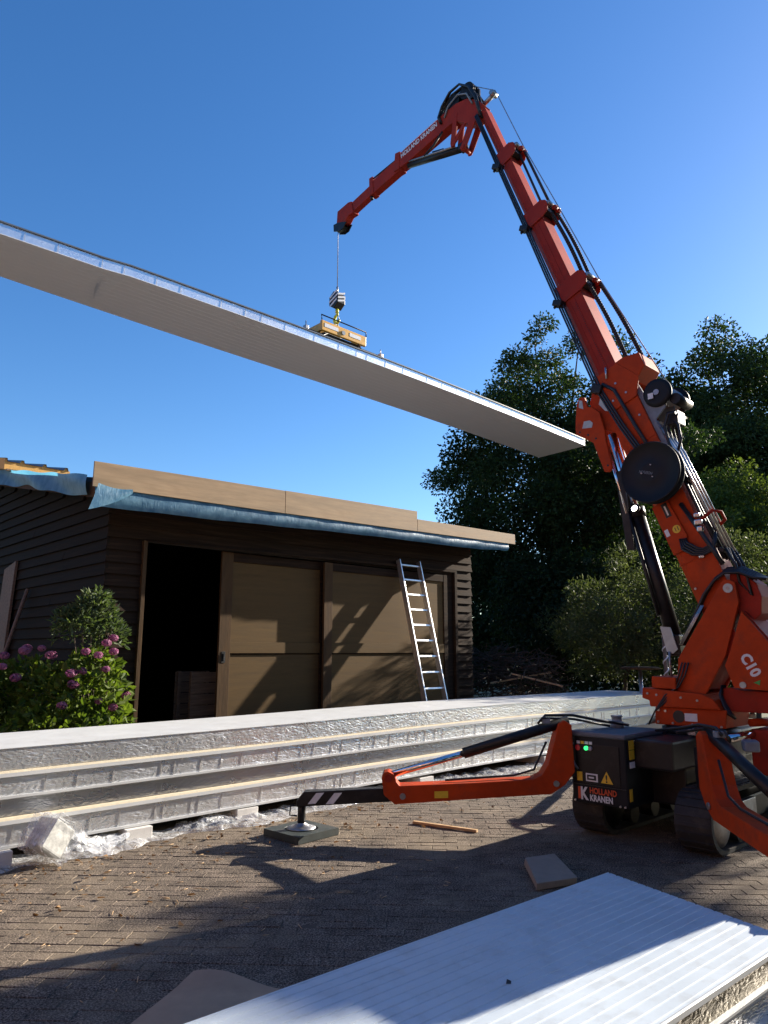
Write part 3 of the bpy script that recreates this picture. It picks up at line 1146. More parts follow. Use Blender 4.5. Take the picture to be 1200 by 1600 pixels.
rb = ribbed(0.0, 1.0, 0.085, 0.003, 0.022, -1)
hang([(a, b) for a, b in rb] + [(1.0, 0.006), (0.0, 0.006)], 'bottom_sheet', 'grey_steel')
hang([(0.006, 0.0065), (0.994, 0.0065), (0.994, 0.132), (0.004, 0.132)], 'foil_edge', 'foil_smooth')
hang([(-0.012, 0.1325), (1.0, 0.1325), (1.0, 0.148), (-0.012, 0.148)], 'top_sheet', 'dark_steel')
for k in range(34):
    x = 0.6 + k * 0.39 + random.uniform(-0.17, 0.17)
    if x > 13.3:
        break
    MB().span((x, LY0 + 0.0, zn(x) + 0.012), (x + random.uniform(0.003, 0.007), LY0 + 0.0035, zn(x) + 0.125)).build('tape_strip', 'aluminium', lp)

# --- short stack in the foreground
fp_ang = math.radians(-2.6)
fo = Vector((4.34, 2.52, 0))
fu = Vector((math.cos(fp_ang), math.sin(fp_ang), 0))
fv = Vector((-math.sin(fp_ang), math.cos(fp_ang), 0))


def frf(t, b, s):
    """t across (0 = barn side .. 1.16 near side), b height, s back along the panel"""
    p = fo - fu * (s + 0.24 * t * (1 if s < 1 else 1)) - fv * t
    return (p.x, p.y, b)


for i, (z0, label) in enumerate(((0.012, 'lower white panel of the short stack in the foreground'),
                                 (0.136, 'top white ribbed panel of the short stack in the foreground'))):
    o = thing('sandwich_panel', label, 'panel', (2.0, 2.0, z0), 'short panels in the foreground')
    W = 1.15
    ds = 0.02 * i
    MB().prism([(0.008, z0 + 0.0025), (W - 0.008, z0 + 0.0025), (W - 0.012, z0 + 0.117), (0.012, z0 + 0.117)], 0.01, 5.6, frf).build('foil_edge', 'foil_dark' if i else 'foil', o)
    MB().prism([(-0.004, z0 - 0.008), (W + 0.02, z0 - 0.008), (W + 0.02, z0 + 0.002), (-0.004, z0 + 0.002)], 0.0, 5.6, frf).build('bottom_sheet', 'white_steel', o)
    r = ribbed(0.0, W, 0.056, 0.005, 0.014, 1)
    r2 = []
    for a, b in r:
        r2.append((a, z0 + 0.1215 + b))
    MB().prism(r2 + [(W, z0 + 0.1175), (0.0, z0 + 0.1175)], 0.0, 5.6, frf).build('top_sheet', 'blue_steel', o)
    # folded bright lip along the near edge
    MB().prism([(W + 0.001, z0 + 0.096), (W + 0.012, z0 + 0.096), (W + 0.012, z0 + 0.118), (W + 0.001, z0 + 0.1213)], 0.0, 5.6, frf).build('lip', 'white_steel', o, 0.002)
# dry leaf on it
dl = MB().add([(2.63, 2.02, 0.262), (2.65, 2.03, 0.272), (2.66, 2.015, 0.266), (2.645, 2.005, 0.262)], [(0, 1, 2, 3)]).build('dry_leaf', 'fly_black')
tag(dl, 'small dark dry leaf lying on the foreground panel', 'leaf')

# ================================================================== CRANE
crane = thing('crawler_crane', 'orange-red mini crawler crane with raised telescopic boom and folded-down jib', 'crane', (7.0, 3.1, 0))
BX = 7.0
UB = (0.3486, 0.9373)     # boom direction in (Y,Z)
NB = (0.9373, -0.3486)    # towards its underside


def bp(s, n):
    return (UB[0] * s + NB[0] * n, UB[1] * s + NB[1] * n)


def bp3(s, n, x=BX):
    a, b = bp(s, n)
    return (x, a, b)


def quad_sn(s0, s1, n0, n1):
    return [bp(s0, n0), bp(s1, n0), bp(s1, n1), bp(s0, n1)]


# tracks
def track(yc, lab):
    w = 0.30
    t = MB()
    xf, xb, r = 6.25, 8.15, 0.24
    pr = []
    for k in range(13):
        a = math.pi / 2 + math.pi * k / 12
        pr.append((xf + r * math.cos(a), r + 0.004 + r * math.sin(a)))
    for k in range(13):
        a = -math.pi / 2 + math.pi * k / 12
        pr.append((xb + r * math.cos(a), r + 0.004 + r * math.sin(a)))
    inner = [(x + (0.035 if x < 7 else -0.035), 0.035 + (z - 0.004) * (0.41 / 0.48)) for x, z in pr]
    n = len(pr)
    vs = []
    for y in (yc - w / 2, yc + w / 2):
        vs += [(x, y, z) for x, z in pr]
    for y in (yc - w / 2, yc + w / 2):
        vs += [(x, y, z) for x, z in inner]
    fs = []
    for i in range(n):
        j = (i + 1) % n
        fs += [(i, j, n + j, n + i), (2 * n + j, 2 * n + i, 3 * n + i, 3 * n + j), (j, i, 2 * n + i, 2 * n + j), (n + i, n + j, 3 * n + j, 3 * n + i)]
    t.add(vs, fs, False)
    tr = t.build('track', 'rubber', crane, label=lab)
    # tread bars
    lug = MB()
    for k in range(26):
        i = int(k * n / 26)
    per = []
    L = 0
    for i in range(n):
        a, b = Vector((*pr[i], 0)), Vector((*pr[(i + 1) % n], 0))
        per.append((L, a, b))
        L += (b - a).length
    step = 0.075
    q = 0.0
    while q < L:
        for (l0, a, b) in per:
            ln_ = (b - a).length
            if l0 <= q < l0 + ln_:
                p = a.lerp(b, (q - l0) / ln_)
                d_ = (b - a).normalized()
                ang = math.atan2(d_.y, d_.x)
                Rl = Matrix.Rotation(-ang, 3, 'Y')
                lug.box((p.x, yc, p.y + (0.0 if p.y > 0.02 else 0.004)), (0.03, w - 0.02, 0.016), Rl)
        q += step
    lug.build('tread', 'rubber', tr)
    for x in (6.27, 8.13):
        MB().lathe((x, yc, 0.245), (0, 1, 0), [(-0.16, 0.05), (-0.155, 0.10), (-0.12, 0.19), (0.12, 0.19), (0.155, 0.10), (0.16, 0.05)], 24).build('sprocket', 'steel' if yc < 3 else 'black_paint', tr)
    for k in range(4):
        MB().cyl((6.62 + k * 0.4, yc - 0.13, 0.125), (6.62 + k * 0.4, yc + 0.13, 0.125), 0.085, 18).build('roller', 'black_paint', tr)
    MB().span((6.42, yc - 0.10, 0.16), (7.98, yc + 0.10, 0.36)).build('track_frame', 'black_paint', tr, 0.02)
    MB().span((6.55, yc - 0.156, 0.20), (6.95, yc - 0.102, 0.36)).build('cover_plate', 'steel', tr, 0.006)


track(2.72, 'near rubber crawler track')
track(3.66, 'far rubber crawler track')
MB().span((6.35, 2.9, 0.30), (8.3, 3.48, 0.62)).build('undercarriage', 'black_paint', crane, 0.02)
MB().span((6.05, 2.86, 0.62), (8.5, 3.74, 0.86)).build('undercarriage', 'black_paint', crane, 0.02)
# engine / control box on the left front
cb = MB().span((5.90, 3.20, 0.30), (6.9, 3.735, 0.875)).build('control_box', 'black_plastic', crane, 0.025, 3)
MB().span((5.885, 3.195, 0.86), (6.6, 3.74, 0.905)).build('hood', 'dark_steel', cb, 0.015)
MB().span((5.893, 3.215, 0.452), (5.899, 3.715, 0.458)).build('seam', 'hose', cb)
MB().span((5.893, 3.26, 0.47), (5.8985, 3.66, 0.80)).build('door_panel', 'black_paint', cb, 0.003)


def on_box(y0, y1, z0, z1, m, nm='sticker', x=5.892):
    return MB().span((x - 0.002, y0, z0), (x + 0.0005, y1, z1)).build(nm, m, cb)


for i, (y, m, mm) in enumerate(((3.645, 'button_red', 'white_sticker'), (3.605, 'button_grey', 'yellow_sticker'), (3.565, 'button_green', 'white_sticker'), (3.525, 'button_grey', 'white_sticker'))):
    on_box(y - 0.016, y + 0.016, 0.798, 0.822, mm)
    if i != 1:
        MB().cyl((5.875, y, 0.765), (5.894, y, 0.765), 0.018 if i else 0.024, 14).build('button', m, cb)
on_box(3.62, 3.672, 0.485, 0.56, 'yellow_sticker')
on_box(3.47, 3.585, 0.488, 0.555, 'white_sticker')
on_box(3.485, 3.572, 0.500, 0.543, 'hose', 'sticker', 5.8895)
on_box(3.505, 3.555, 0.515, 0.528, 'white_sticker', 'print_line', 5.8875)
tri = MB().add([(5.888, 3.44, 0.488), (5.888, 3.325, 0.488), (5.888, 3.382, 0.588)], [(0, 1, 2)])
tri.build('warning_triangle', 'yellow_sticker', cb)
text_part('!', 'lettering', 'hose', cb, (5.886, 3.392, 0.498), (0, -1, 0), (0, 0, 1), 0.085, 0.03)
# company mark and name
on_box(3.645, 3.668, 0.335, 0.435, 'red_print', 'logo_bar')
text_part('K', 'lettering', 'white_sticker', cb, (5.888, 3.640, 0.335), (0, -1, 0), (0, 0, 1), 0.142, 0.04, 0.075)
text_part('HOLLAND', 'lettering', 'red_print', cb, (5.888, 3.552, 0.392), (0, -1, 0), (0, 0, 1), 0.068, 0.03, 0.255)
text_part('KRANEN', 'lettering', 'white_sticker', cb, (5.888, 3.552, 0.330), (0, -1, 0), (0, 0, 1), 0.072, 0.03, 0.215)
# stickers on the near side of the box
for i, (x, z, w, h, m) in enumerate(((5.955, 0.775, 0.085, 0.075, 'yellow_sticker'), (5.955, 0.695, 0.085, 0.075, 'yellow_sticker'), (5.955, 0.625, 0.085, 0.05, 'white_sticker'),
                                     (6.05, 0.70, 0.022, 0.10, 'green_print'), (6.05, 0.80, 0.04, 0.05, 'white_sticker'), (5.925, 0.36, 0.045, 0.10, 'yellow_sticker'))):
    MB().span((x, 3.194, z), (x + w, 3.1985, z + h)).build('sticker', m, cb)
for i, (y, z) in enumerate(((3.70, 0.318), (3.27, 0.318), (3.225, 0.318))):
    MB().cyl((5.885, y, z), (5.897, y, z), 0.009, 10).build('bolt', 'pipe', cb)
hd = MB().tube([(5.89, 3.70, 0.80), (5.86, 3.705, 0.77), (5.855, 3.70, 0.68), (5.87, 3.68, 0.62), (5.89, 3.66, 0.58)], 0.011, 8)
hd.build('key_lanyard', 'grey_cast', cb)
MB().lathe((6.42, 3.55, 0.906), (0, 0, 1), [(0, 0.06), (0.05, 0.06), (0.055, 0.045), (0.09, 0.045), (0.095, 0.055), (0.11, 0.05)], 18).build('filler_cap', 'grey_cast', cb)
MB().span((6.9, 2.86, 0.33), (7.6, 3.19, 0.80)).build('valve_block', 'black_plastic', crane, 0.02)
vb = MB()
for k in range(7):
    vb.tube([(6.55 + 0.06 * k, 2.90 + 0.03 * k, 0.875), (6.52 + 0.07 * k, 2.86, 0.95 - 0.01 * k), (6.6 + 0.05 * k, 2.80, 0.90), (6.62 + 0.06 * k, 2.78, 0.72)], 0.013, 7)
vb.build('hose_bundle', 'hose', crane)
vb = MB()
for k in range(5):
    vb.box((6.55 + 0.10 * k, 2.90, 0.90), (0.05, 0.07, 0.05))
vb.build('valve_bank', 'steel', crane, 0.006)

# outriggers, each swung out diagonally


def outrigger(px, py, dx, dy, label, rot_w=1):
    d = Vector((dx, dy, 0)).normalized()
    w = Vector((-d.y, d.x, 0))

    def fr(a, b, c):
        p = Vector((px, py, 0)) + d * a + w * c
        return (p.x, p.y, b)
    poly = [(2.35, 0.995), (2.41, 0.955), (2.42, 0.56), (2.33, 0.45), (2.21, 0.372), (1.55, 0.33), (0.83, 0.281), (0.735, 0.36), (0.715, 0.50), (0.735, 0.545),
            (0.775, 0.555), (0.82, 0.535), (0.845, 0.47), (0.875, 0.435), (1.55, 0.465), (2.05, 0.495), (2.13, 0.53), (2.19, 0.62), (2.265, 0.86), (2.30, 0.97)]
    o = MB().prism(poly, -0.095, 0.095, fr).build('outrigger', 'orange', crane, 0.008, 2, label)
    MB().prism([(-0.04, 0.25), (-0.045, 0.295), (0.022, 0.376), (1.0, 0.42), (1.0, 0.31)], -0.062, 0.062, fr).build('inner_beam', 'black_paint', o, 0.006)
    for a0 in (0.06, 0.22):
        for sgn in (-1, 1):
            c0, c1 = (0.0625, 0.0645) if sgn > 0 else (-0.0645, -0.0625)
            MB().prism([(a0, 0.275), (a0 + 0.07, 0.279), (a0 + 0.145, 0.372), (a0 + 0.075, 0.368)], c0, c1, fr).build('reflective_stripe', 'white_sticker', o)
    for sgn in (-1, 1):
        c0, c1 = (0.0955, 0.098) if sgn > 0 else (-0.098, -0.0955)
        MB().prism([(1.18, 0.335), (1.30, 0.338), (1.30, 0.395), (1.18, 0.392)], c0, c1, fr).build('sticker', 'yellow_sticker', o)
        c0, c1 = (0.096, 0.11) if sgn > 0 else (-0.11, -0.096)
        for (a, b) in ((0.90, 0.35), (2.25, 0.46)):
            MB().cyl(fr(a, b, c0), fr(a, b, c1), 0.026, 14).build('pin', 'steel', o)
        MB().cyl(fr(0.775, 0.50, c0), fr(0.775, 0.50, c1), 0.034, 16).build('pin', 'orange_red', o)
    MB().cyl(fr(0.79, 0.515, 0), fr(1.55, 0.725, 0), 0.030, 16).build('cylinder_rod', 'chrome', o)
    MB().cyl(fr(1.45, 0.700, 0), fr(2.40, 0.985, 0), 0.047, 20).build('cylinder_barrel', 'black_paint', o)
    MB().tube([fr(2.15, 0.98, 0.0), fr(2.2, 1.03, 0.02), fr(2.45, 1.03, 0.05), fr(2.7, 0.98, 0.1), fr(3.0, 0.93, 0.2)], 0.013, 8).build('hose', 'hose', o)
    MB().tube([fr(2.12, 0.96, -0.03), fr(2.16, 1.01, -0.03), fr(2.45, 1.0, 0.0), fr(2.8, 0.93, 0.1)], 0.011, 8).build('hose', 'hose', o)
    MB().span((0, 0, 0), (0, 0, 0))
    MB().box(Vector(fr(2.2, 0.985, 0.0)), (0.07, 0.07, 0.05), Matrix.Rotation(math.atan2(d.y, d.x), 3, 'Z')).build('valve_block', 'grey_cast', o, 0.008)
    MB().tube([fr(1.28, 0.47, 0.0), fr(1.9, 0.51, 0.02), fr(2.08, 0.56, 0.02), fr(2.2, 0.8, 0.02)], 0.010, 7).build('hose', 'hose', o)
    # foot
    MB().cyl(fr(0, 0.10, 0), fr(0, 0.30, 0), 0.036, 16).build('foot_post', 'black_paint', o)
    MB().lathe(fr(0, 0.062, 0), (0, 0, 1), [(0, 0.13), (0.008, 0.13), (0.012, 0.085), (0.05, 0.03), (0.06, 0.03)], 20).build('foot', 'steel', o)
    MB().tube([fr(-0.05, 0.25, 0), fr(-0.10, 0.25, 0), fr(-0.105, 0.17, 0), fr(-0.04, 0.165, 0)], 0.008, 7).build('foot_handle', 'black_paint', o)
    # lug to the frame
    MB().prism([(2.30, 0.50), (2.62, 0.52), (2.62, 0.84), (2.30, 0.90)], -0.04, 0.04, fr).build('hinge', 'black_paint', o, 0.006)
    return o


def pad(x, y, rz, label):
    o = MB()
    R = Matrix.Rotation(rz, 3, 'Z')
    s = 0.235
    n = 32
    # plate with a round recess: ring of quads from square to circle
    sq, ci, cl = [], [], []
    for k in range(n):
        a = 2 * math.pi * k / n + math.pi / 4
        c, q = math.cos(a), math.sin(a)
        m = max(abs(c), abs(q))
        sq.append(R @ Vector((c / m * s, q / m * s, 0.062)))
        ci.append(R @ Vector((c * 0.15, q * 0.15, 0.062)))
        cl.append(R @ Vector((c * 0.145, q * 0.145, 0.048)))
    bt = [R @ Vector((sq[k].x, sq[k].y, 0)) if False else Vector((sq[k].x, sq[k].y, 0.004)) for k in range(n)]
    P = Vector((x, y, 0))
    vs = [p + P for p in bt + sq + ci + cl]
    fs = []
    for lv in range(3):
        for k in range(n):
            fs.append((lv * n + k, lv * n + (k + 1) % n, (lv + 1) * n + (k + 1) % n, (lv + 1) * n + k))
    fs.append(tuple(3 * n + k for k in range(n)))
    fs.append(tuple(n - 1 - k for k in range(n)))
    o.add(vs, fs)
    b = o.build('outrigger_pad', 'pad_green')
    return tag(b, label, 'outrigger pad', 'outrigger pads')


outrigger(4.20, 5.44, 1, -1, 'outrigger leg with striped black end in front of the panel stack')
outrigger(4.22, 0.80, 1, 1, 'near outrigger leg beside the crawler track')
outrigger(10.4, 0.66, -1, 1, 'rear outrigger leg towards the camera side')
outrigger(10.2, 5.60, -1, -1, 'rear outrigger leg behind the crane')
pad(4.20, 5.44, 0.06, 'dark green square pad under the striped outrigger foot')
pad(4.22, 0.80, 0.02, 'dark green square pad under the outrigger foot nearest the camera')
pad(10.4, 0.66, 0.02, 'dark green square pad under the rear camera-side outrigger')
pad(10.2, 5.60, 0.02, 'dark green square pad under the rear outrigger behind the crane')
MB().span((8.3, 2.9, 0.32), (8.75, 3.6, 0.85)).build('undercarriage', 'black_paint', crane, 0.02)

# slew base and superstructure
MB().lathe((7.0, 3.02, 0.855), (0, 0, 1), [(0, 0.34), (0.05, 0.34), (0.055, 0.31), (0.075, 0.31)], 40).build('slew_ring', 'black_paint', crane)
sb = MB().prism([(2.69, 0.93), (3.335, 0.93), (3.325, 1.09), (2.665, 1.09)], 6.74, 7.28).build('slew_base', 'orange', crane, 0.012)
MB().cyl((6.735, 3.10, 1.012), (6.742, 3.10, 1.012), 0.055, 20).build('opening', 'hose', sb)
MB().span((6.736, 2.93, 0.975), (6.7395, 3.045, 1.045)).build('type_plate', 'white_sticker', sb)
for (y, z) in ((3.29, 1.06), (3.225, 1.055)):
    MB().cyl((6.73, y, z), (6.741, y, z), 0.012, 10).build('bolt', 'pipe', sb)
MB().prism([(2.70, 1.091), (3.355, 1.091), (3.362, 1.147), (3.43, 1.165), (3.42, 1.262), (2.86, 1.225), (2.76, 1.18)], 6.70, 7.30).build('turntable', 'orange', crane, 0.012)
MB().prism([(3.10, 1.255), (3.335, 1.262), (3.33, 1.37), (3.10, 1.362)], 6.72, 7.28).build('front_box', 'orange', crane, 0.01)
for x in (6.78, 7.18):
    pl = MB().prism([(2.625, 2.228), (2.565, 2.242), (2.512, 2.212), (2.494, 2.035), (2.65, 1.561), (2.86, 1.212), (3.115, 1.235), (3.105, 1.36), (3.085, 1.537)],
                    x, x + 0.04).build('column_plate', 'orange', crane, 0.008)
    xs = x - 0.012 if x < 7 else x + 0.052
    MB().cyl((xs, 2.574, 2.163), (x + 0.02, 2.574, 2.163), 0.042, 24).build('pin', 'zinc_plate', pl)
    MB().cyl((xs + 0.002, 2.574, 2.163), (xs - 0.004, 2.574, 2.163), 0.016, 12).build('bolt', 'steel', pl)
MB().prism([(2.60, 1.95), (2.55, 1.70), (2.86, 1.26), (3.07, 1.26), (3.03, 1.55)], 6.822, 7.178).build('column_web', 'orange_red', crane)
MB().prism([(1.35, 1.075), (2.755, 1.075), (2.755, 1.268), (2.66, 1.285), (2.56, 1.262), (1.35, 1.235)], 6.84, 7.16).build('tail_beam', 'orange_red', crane, 0.01)
st = MB().prism([(2.474, 1.955), (2.60, 1.60), (2.657, 1.476), (2.592, 1.284), (2.05, 1.255), (2.02, 1.34)], 6.76, 6.80).build('brace_plate', 'orange', crane, 0.006)
MB().prism([(2.474, 1.955), (2.60, 1.60), (2.657, 1.476), (2.592, 1.284), (2.05, 1.255), (2.02, 1.34)], 7.20, 7.24).build('brace_plate', 'orange', crane, 0.006)
MB().prism([(2.47, 1.955), (2.44, 1.93), (1.995, 1.33), (2.02, 1.31)], 6.801, 7.199).build('brace_cover', 'orange_red', crane)
MB().cyl((6.748, 2.513, 1.312), (6.762, 2.513, 1.312), 0.028, 18).build('pin', 'zinc_plate', st)
text_part('C10', 'lettering', 'white_sticker', st, (6.757, 2.520, 1.555), (0, -0.47, -0.88), (0, -0.88, 0.47), 0.125, 0.045, 0.205)
MB().prism([(2.425, 1.335), (2.375, 1.315), (2.365, 1.36)], 6.756, 6.759).build('logo_mark', 'green_print', st)
MB().prism([(1.25, 1.245), (2.04, 1.245), (2.00, 1.36), (1.95, 1.95), (1.85, 2.02), (1.30, 2.02), (1.22, 1.94)], 6.62, 7.38).build('added_tail_box', 'orange_red', crane, 0.03, 3)  # unseen tail box, added so its shade falls over the foreground
MB().prism([(2.58, 2.32), (2.45, 2.28), (2.36, 2.20), (2.325, 2.08), (2.34, 1.93), (2.42, 1.86), (2.52, 1.92), (2.60, 2.10)], 6.86, 7.14).build('boom_heel', 'orange_red', crane, 0.01)
# hoses over the pivot
hb = MB()
for k in range(5):
    x = 6.79 + k * 0.022
    o_ = 0.012 * k
    hb.tube([(x, 3.06, 1.66), (x, 2.95 - 0.01, 1.86), (x, 2.80, 2.12), (x, 2.70, 2.24 + o_), (x, 2.60, 2.305 + o_), (x, 2.47, 2.30 + o_), (x, 2.36, 2.245 + o_), (x + 0.02, 2.25, 2.225)], 0.014, 8)
hb.build('hose_bundle', 'hose', crane)
hb = MB()
for k in range(3):
    hb.tube([(6.775, 3.06 - 0.012 * k, 1.66 - 0.0 * k), (6.775, 2.93 - 0.012 * k, 1.86), (6.775, 2.83 - 0.012 * k, 2.02)], 0.005, 6)
hb.build('pipe_run', 'pipe', crane)
hb = MB()
for k in range(3):
    hb.tube([(6.83 + 0.03 * k, 2.72, 1.30), (6.80 + 0.03 * k, 2.735, 1.22), (6.78 + 0.03 * k, 2.70, 1.12), (6.76 + 0.03 * k, 2.66, 1.06), (6.80, 2.62, 1.02)], 0.013, 7)
hb.build('hose_bundle', 'hose', crane)
# bits behind the leg on the right
rr = MB().cyl((6.6, 2.62, 0.86), (7.0, 2.50, 0.90), 0.035, 16)
rr.build('tool_tube', 'chrome', crane)
MB().box((6.55, 2.42, 0.83), (0.16, 0.12, 0.09), Matrix.Rotation(0.5, 3, 'Z')).build('swivel_block', 'grey_cast', crane, 0.02, 3)
MB().span((6.9, 2.28, 0.55), (7.7, 2.55, 0.93)).build('side_tank', 'orange_red', crane, 0.02)
MB().cyl((6.95, 2.55, 0.98), (7.2, 2.42, 0.98), 0.035, 14).build('extinguisher', 'orange', crane)
MB().lathe((6.98, 2.54, 1.02), (0, 0, 1), [(0, 0.03), (0.03, 0.03), (0.045, 0.018)], 14).build('cap', 'zinc_plate', crane)

# ---------------------------------------------------------------- boom
secs = [(2.80, 5.55, 1.655, 2.012, 0.165), (5.3, 6.86, 1.722, 1.995, 0.140), (6.6, 8.10, 1.762, 1.985, 0.120), (7.85, 9.24, 1.808, 1.975, 0.10), (9.0, 10.12, 1.837, 1.965, 0.08)]
boom = []
for i, (s0, s1, n0, n1, hw) in enumerate(secs):
    e = 0.035
    # hex-like section: bevelled lower corners
    vs, fs = [], []
    for s in (s0, s1):
        ring = [(n0, -hw), (n0, hw), (n1 - e * 1.8, hw), (n1, hw - e * 1.8), (n1, -hw + e * 1.8), (n1 - e * 1.8, -hw)]
        vs += [bp3(s, n, BX + x) for n, x in ring]
    n = 6
    fs = [tuple(range(n)), tuple(range(2 * n - 1, n - 1, -1))] + [(k, k + n, (k + 1) % n + n, (k + 1) % n) for k in range(n)]
    b = MB().add(vs, fs).build('boom_section', 'orange' if i == 0 else 'orange_red', crane, 0.006)
    boom.append(b)
    if i:
        # pressed stiffening lines along the near side
        for nn in (0.35, 0.6):
            q = n0 + (n1 - n0) * nn
            MB().prism(quad_sn(s0 + 0.3, s1 - 0.25, q, q + 0.012), BX - hw - 0.004, BX - hw + 0.001).build('swage', 'orange_red', b)
# rivet row on the second section
rv = MB()
for k in range(34):
    a, c = bp(5.62 + k * 0.028, 1.83)
    rv.cyl((BX - 0.1455, a, c), (BX - 0.139, a, c), 0.006, 6)
rv.build('rivet_row', 'black_paint', boom[1])
# head collar of each section with rollers behind
for i, (s0, s1, n0, n1, hw, back) in enumerate(((6.64, 6.88, 1.722, 2.0, 0.150, 0.135), (7.875, 8.10, 1.762, 1.99, 0.130, 0.13), (9.02, 9.24, 1.808, 1.98, 0.11, 0.125))):
    par = boom[i + 1]
    for sg in (-1, 1):
        x0, x1 = (BX - hw - 0.012, BX - hw + 0.004) if sg < 0 else (BX + hw - 0.004, BX + hw + 0.012)
        poly = [bp(s0, n1 - 0.02), bp(s0, n0 - 0.005), bp(s0 + 0.03, n0 - back * 0.75), bp(s0 + 0.10, n0 - back), bp(s1 - 0.06, n0 - back), bp(s1 - 0.0, n0 - back * 0.55), bp(s1, n0 + 0.03), bp(s1, n1 - 0.02)]
        MB().prism(poly, x0, x1).build('head_plate', 'orange_red', par, 0.004)
    MB().prism(quad_sn(s0 + 0.08, s1 - 0.01, n0 - back * 0.6, n0 - 0.004), BX - hw + 0.005, BX + hw - 0.005).build('head_block', 'black_paint', par, 0.008)
    for (ds, dn, r) in ((0.13, -back - 0.005, 0.034), (0.19, -back * 0.7, 0.026)):
        a, c = bp(s0 + ds, n0 + dn)
        MB().lathe((BX, a, c), (1, 0, 0), [(-hw, r * 0.6), (-hw + 0.02, r), (-0.02, r * 0.75), (0.02, r * 0.75), (hw - 0.02, r), (hw, r * 0.6)], 16).build('roller', 'steel', par)
    for dn, dx in ((-back - 0.02, 0.05), (-back - 0.03, -0.04)):
        a, c = bp(s0 + 0.06, n0 + dn)
        MB().box((BX + dx, a, c), (0.05, 0.05, 0.05), Matrix.Rotation(0.36, 3, 'X')).build('bolt_block', 'orange_red', par, 0.008)
    # hose clamp at the underside
    a0 = bp3(s0 + 0.02, 2.0, BX - hw - 0.02)
    MB().box(a0, (0.11, 0.12, 0.07), Matrix.Rotation(math.radians(-20.4) * -1, 3, 'X')).build('hose_clamp', 'black_paint', par, 0.01)
    MB().cyl(bp3(s0 + 0.02, 2.05, BX - hw - 0.02), bp3(s0 + 0.02, 2.075, BX - hw - 0.02), 0.016, 10).build('bolt', 'black_paint', par)
a0 = bp3(5.42, 2.0, BX - 0.18)
MB().box(a0, (0.10, 0.12, 0.10), Matrix.Rotation(math.radians(20.4), 3, 'X')).build('hose_clamp', 'black_paint', boom[0], 0.012)
a0 = bp3(4.30, 1.80, BX - 0.19)
MB().box(a0, (0.05, 0.17, 0.09), Matrix.Rotation(math.radians(20.4), 3, 'X')).build('hose_clamp', 'black_paint', boom[0], 0.012)
# head block of the outer section
MB().prism([bp(5.25, 1.66), bp(5.25, 1.60), bp(5.36, 1.45), bp(5.52, 1.45), bp(5.58, 1.62), bp(5.58, 1.72)], BX - 0.175, BX + 0.175).build('head_block', 'orange', boom[0], 0.01)
for sg in (-1, 1):
    x0, x1 = (BX - 0.182, BX - 0.1655) if sg < 0 else (BX + 0.1655, BX + 0.182)
    MB().prism([bp(5.1, 2.0), bp(5.1, 1.66), bp(5.28, 1.55), bp(5.56, 1.70), bp(5.56, 2.0)], x0, x1).build('head_plate', 'orange', boom[0], 0.005)
MB().cyl(bp3(5.46, 1.86, BX - 0.20), bp3(5.58, 1.82, BX - 0.20), 0.011, 8).build('grease_fitting', 'pipe', boom[0])
# plates at the underside of the outer section where the cylinder links in
kn = MB().prism([(3.845, 4.485), (3.90, 4.265), (3.76, 3.95), (3.62, 3.88), (3.50, 3.56), (3.42, 3.62), (3.62, 4.30)], BX - 0.13, BX + 0.13).build('underside_gusset', 'orange', boom[0], 0.008)
kpoly = [(3.925, 4.335), (3.985, 4.345), (4.02, 4.28), (4.05, 4.049), (4.05, 3.938), (3.845, 3.80), (3.735, 3.46), (3.685, 3.455), (3.645, 3.492), (3.70, 3.80), (3.705, 3.904), (3.755, 4.12), (3.85, 4.205), (3.89, 4.21)]
for x in (BX - 0.20, BX + 0.16):
    kp = MB().prism(kpoly, x, x + 0.04).build('link_plate', 'orange', crane, 0.006)
    if x < BX:
        MB().prism([(3.95, 4.30), (3.985, 4.31), (3.995, 4.23), (3.94, 4.20)], x - 0.005, x - 0.001).build('cover_plate', 'zinc_plate', kp)
        MB().prism([(3.965, 3.985), (3.85, 3.97), (3.835, 4.02), (3.87, 4.055), (3.94, 4.06)], x - 0.005, x - 0.001).build('cover_plate', 'zinc_plate', kp)
        for (a, c) in ((3.90, 3.90), (3.81, 3.84), (3.69, 3.52), (4.0, 3.95)):
            MB().cyl((x - 0.004, a, c), (x + 0.002, a, c), 0.012, 10).build('hole', 'hose', kp)
MB().prism([(3.745, 4.30), (3.56, 4.25), (3.60, 4.10), (3.70, 4.13), (3.77, 4.22)], BX - 0.172, BX - 0.1655).build('cover_plate', 'zinc_plate', boom[0])
# luffing cylinder
lc = MB().cyl((BX - 0.01, 3.20, 1.72), (BX - 0.01, 3.50, 3.0), 0.074, 28).build('luffing_cylinder', 'black_paint', crane)
MB().cyl((BX - 0.01, 3.49, 2.96), (BX - 0.01, 3.51, 3.06), 0.085, 28).build('gland', 'black_paint', lc)
MB().cyl((BX - 0.01, 3.51, 3.0), (BX - 0.01, 3.72, 3.90), 0.048, 24).build('rod', 'chrome', lc)
MB().cyl((BX - 0.10, 3.30, 1.95), (BX - 0.10, 3.545, 3.0), 0.020, 12).build('side_pipe', 'black_paint', lc)
MB().cyl((BX - 0.11, 3.56, 3.0), (BX - 0.11, 3.73, 3.75), 0.016, 12).build('guide_rod', 'chrome', lc)
MB().prism([(3.50, 2.62), (3.58, 2.62), (3.66, 3.45), (3.58, 3.47)], BX - 0.12, BX - 0.06).build('guard', 'black_paint', lc, 0.005)
MB().span((BX - 0.09, 3.12, 1.56), (BX + 0.07, 3.26, 1.76)).build('clevis', 'black_paint', lc, 0.015)
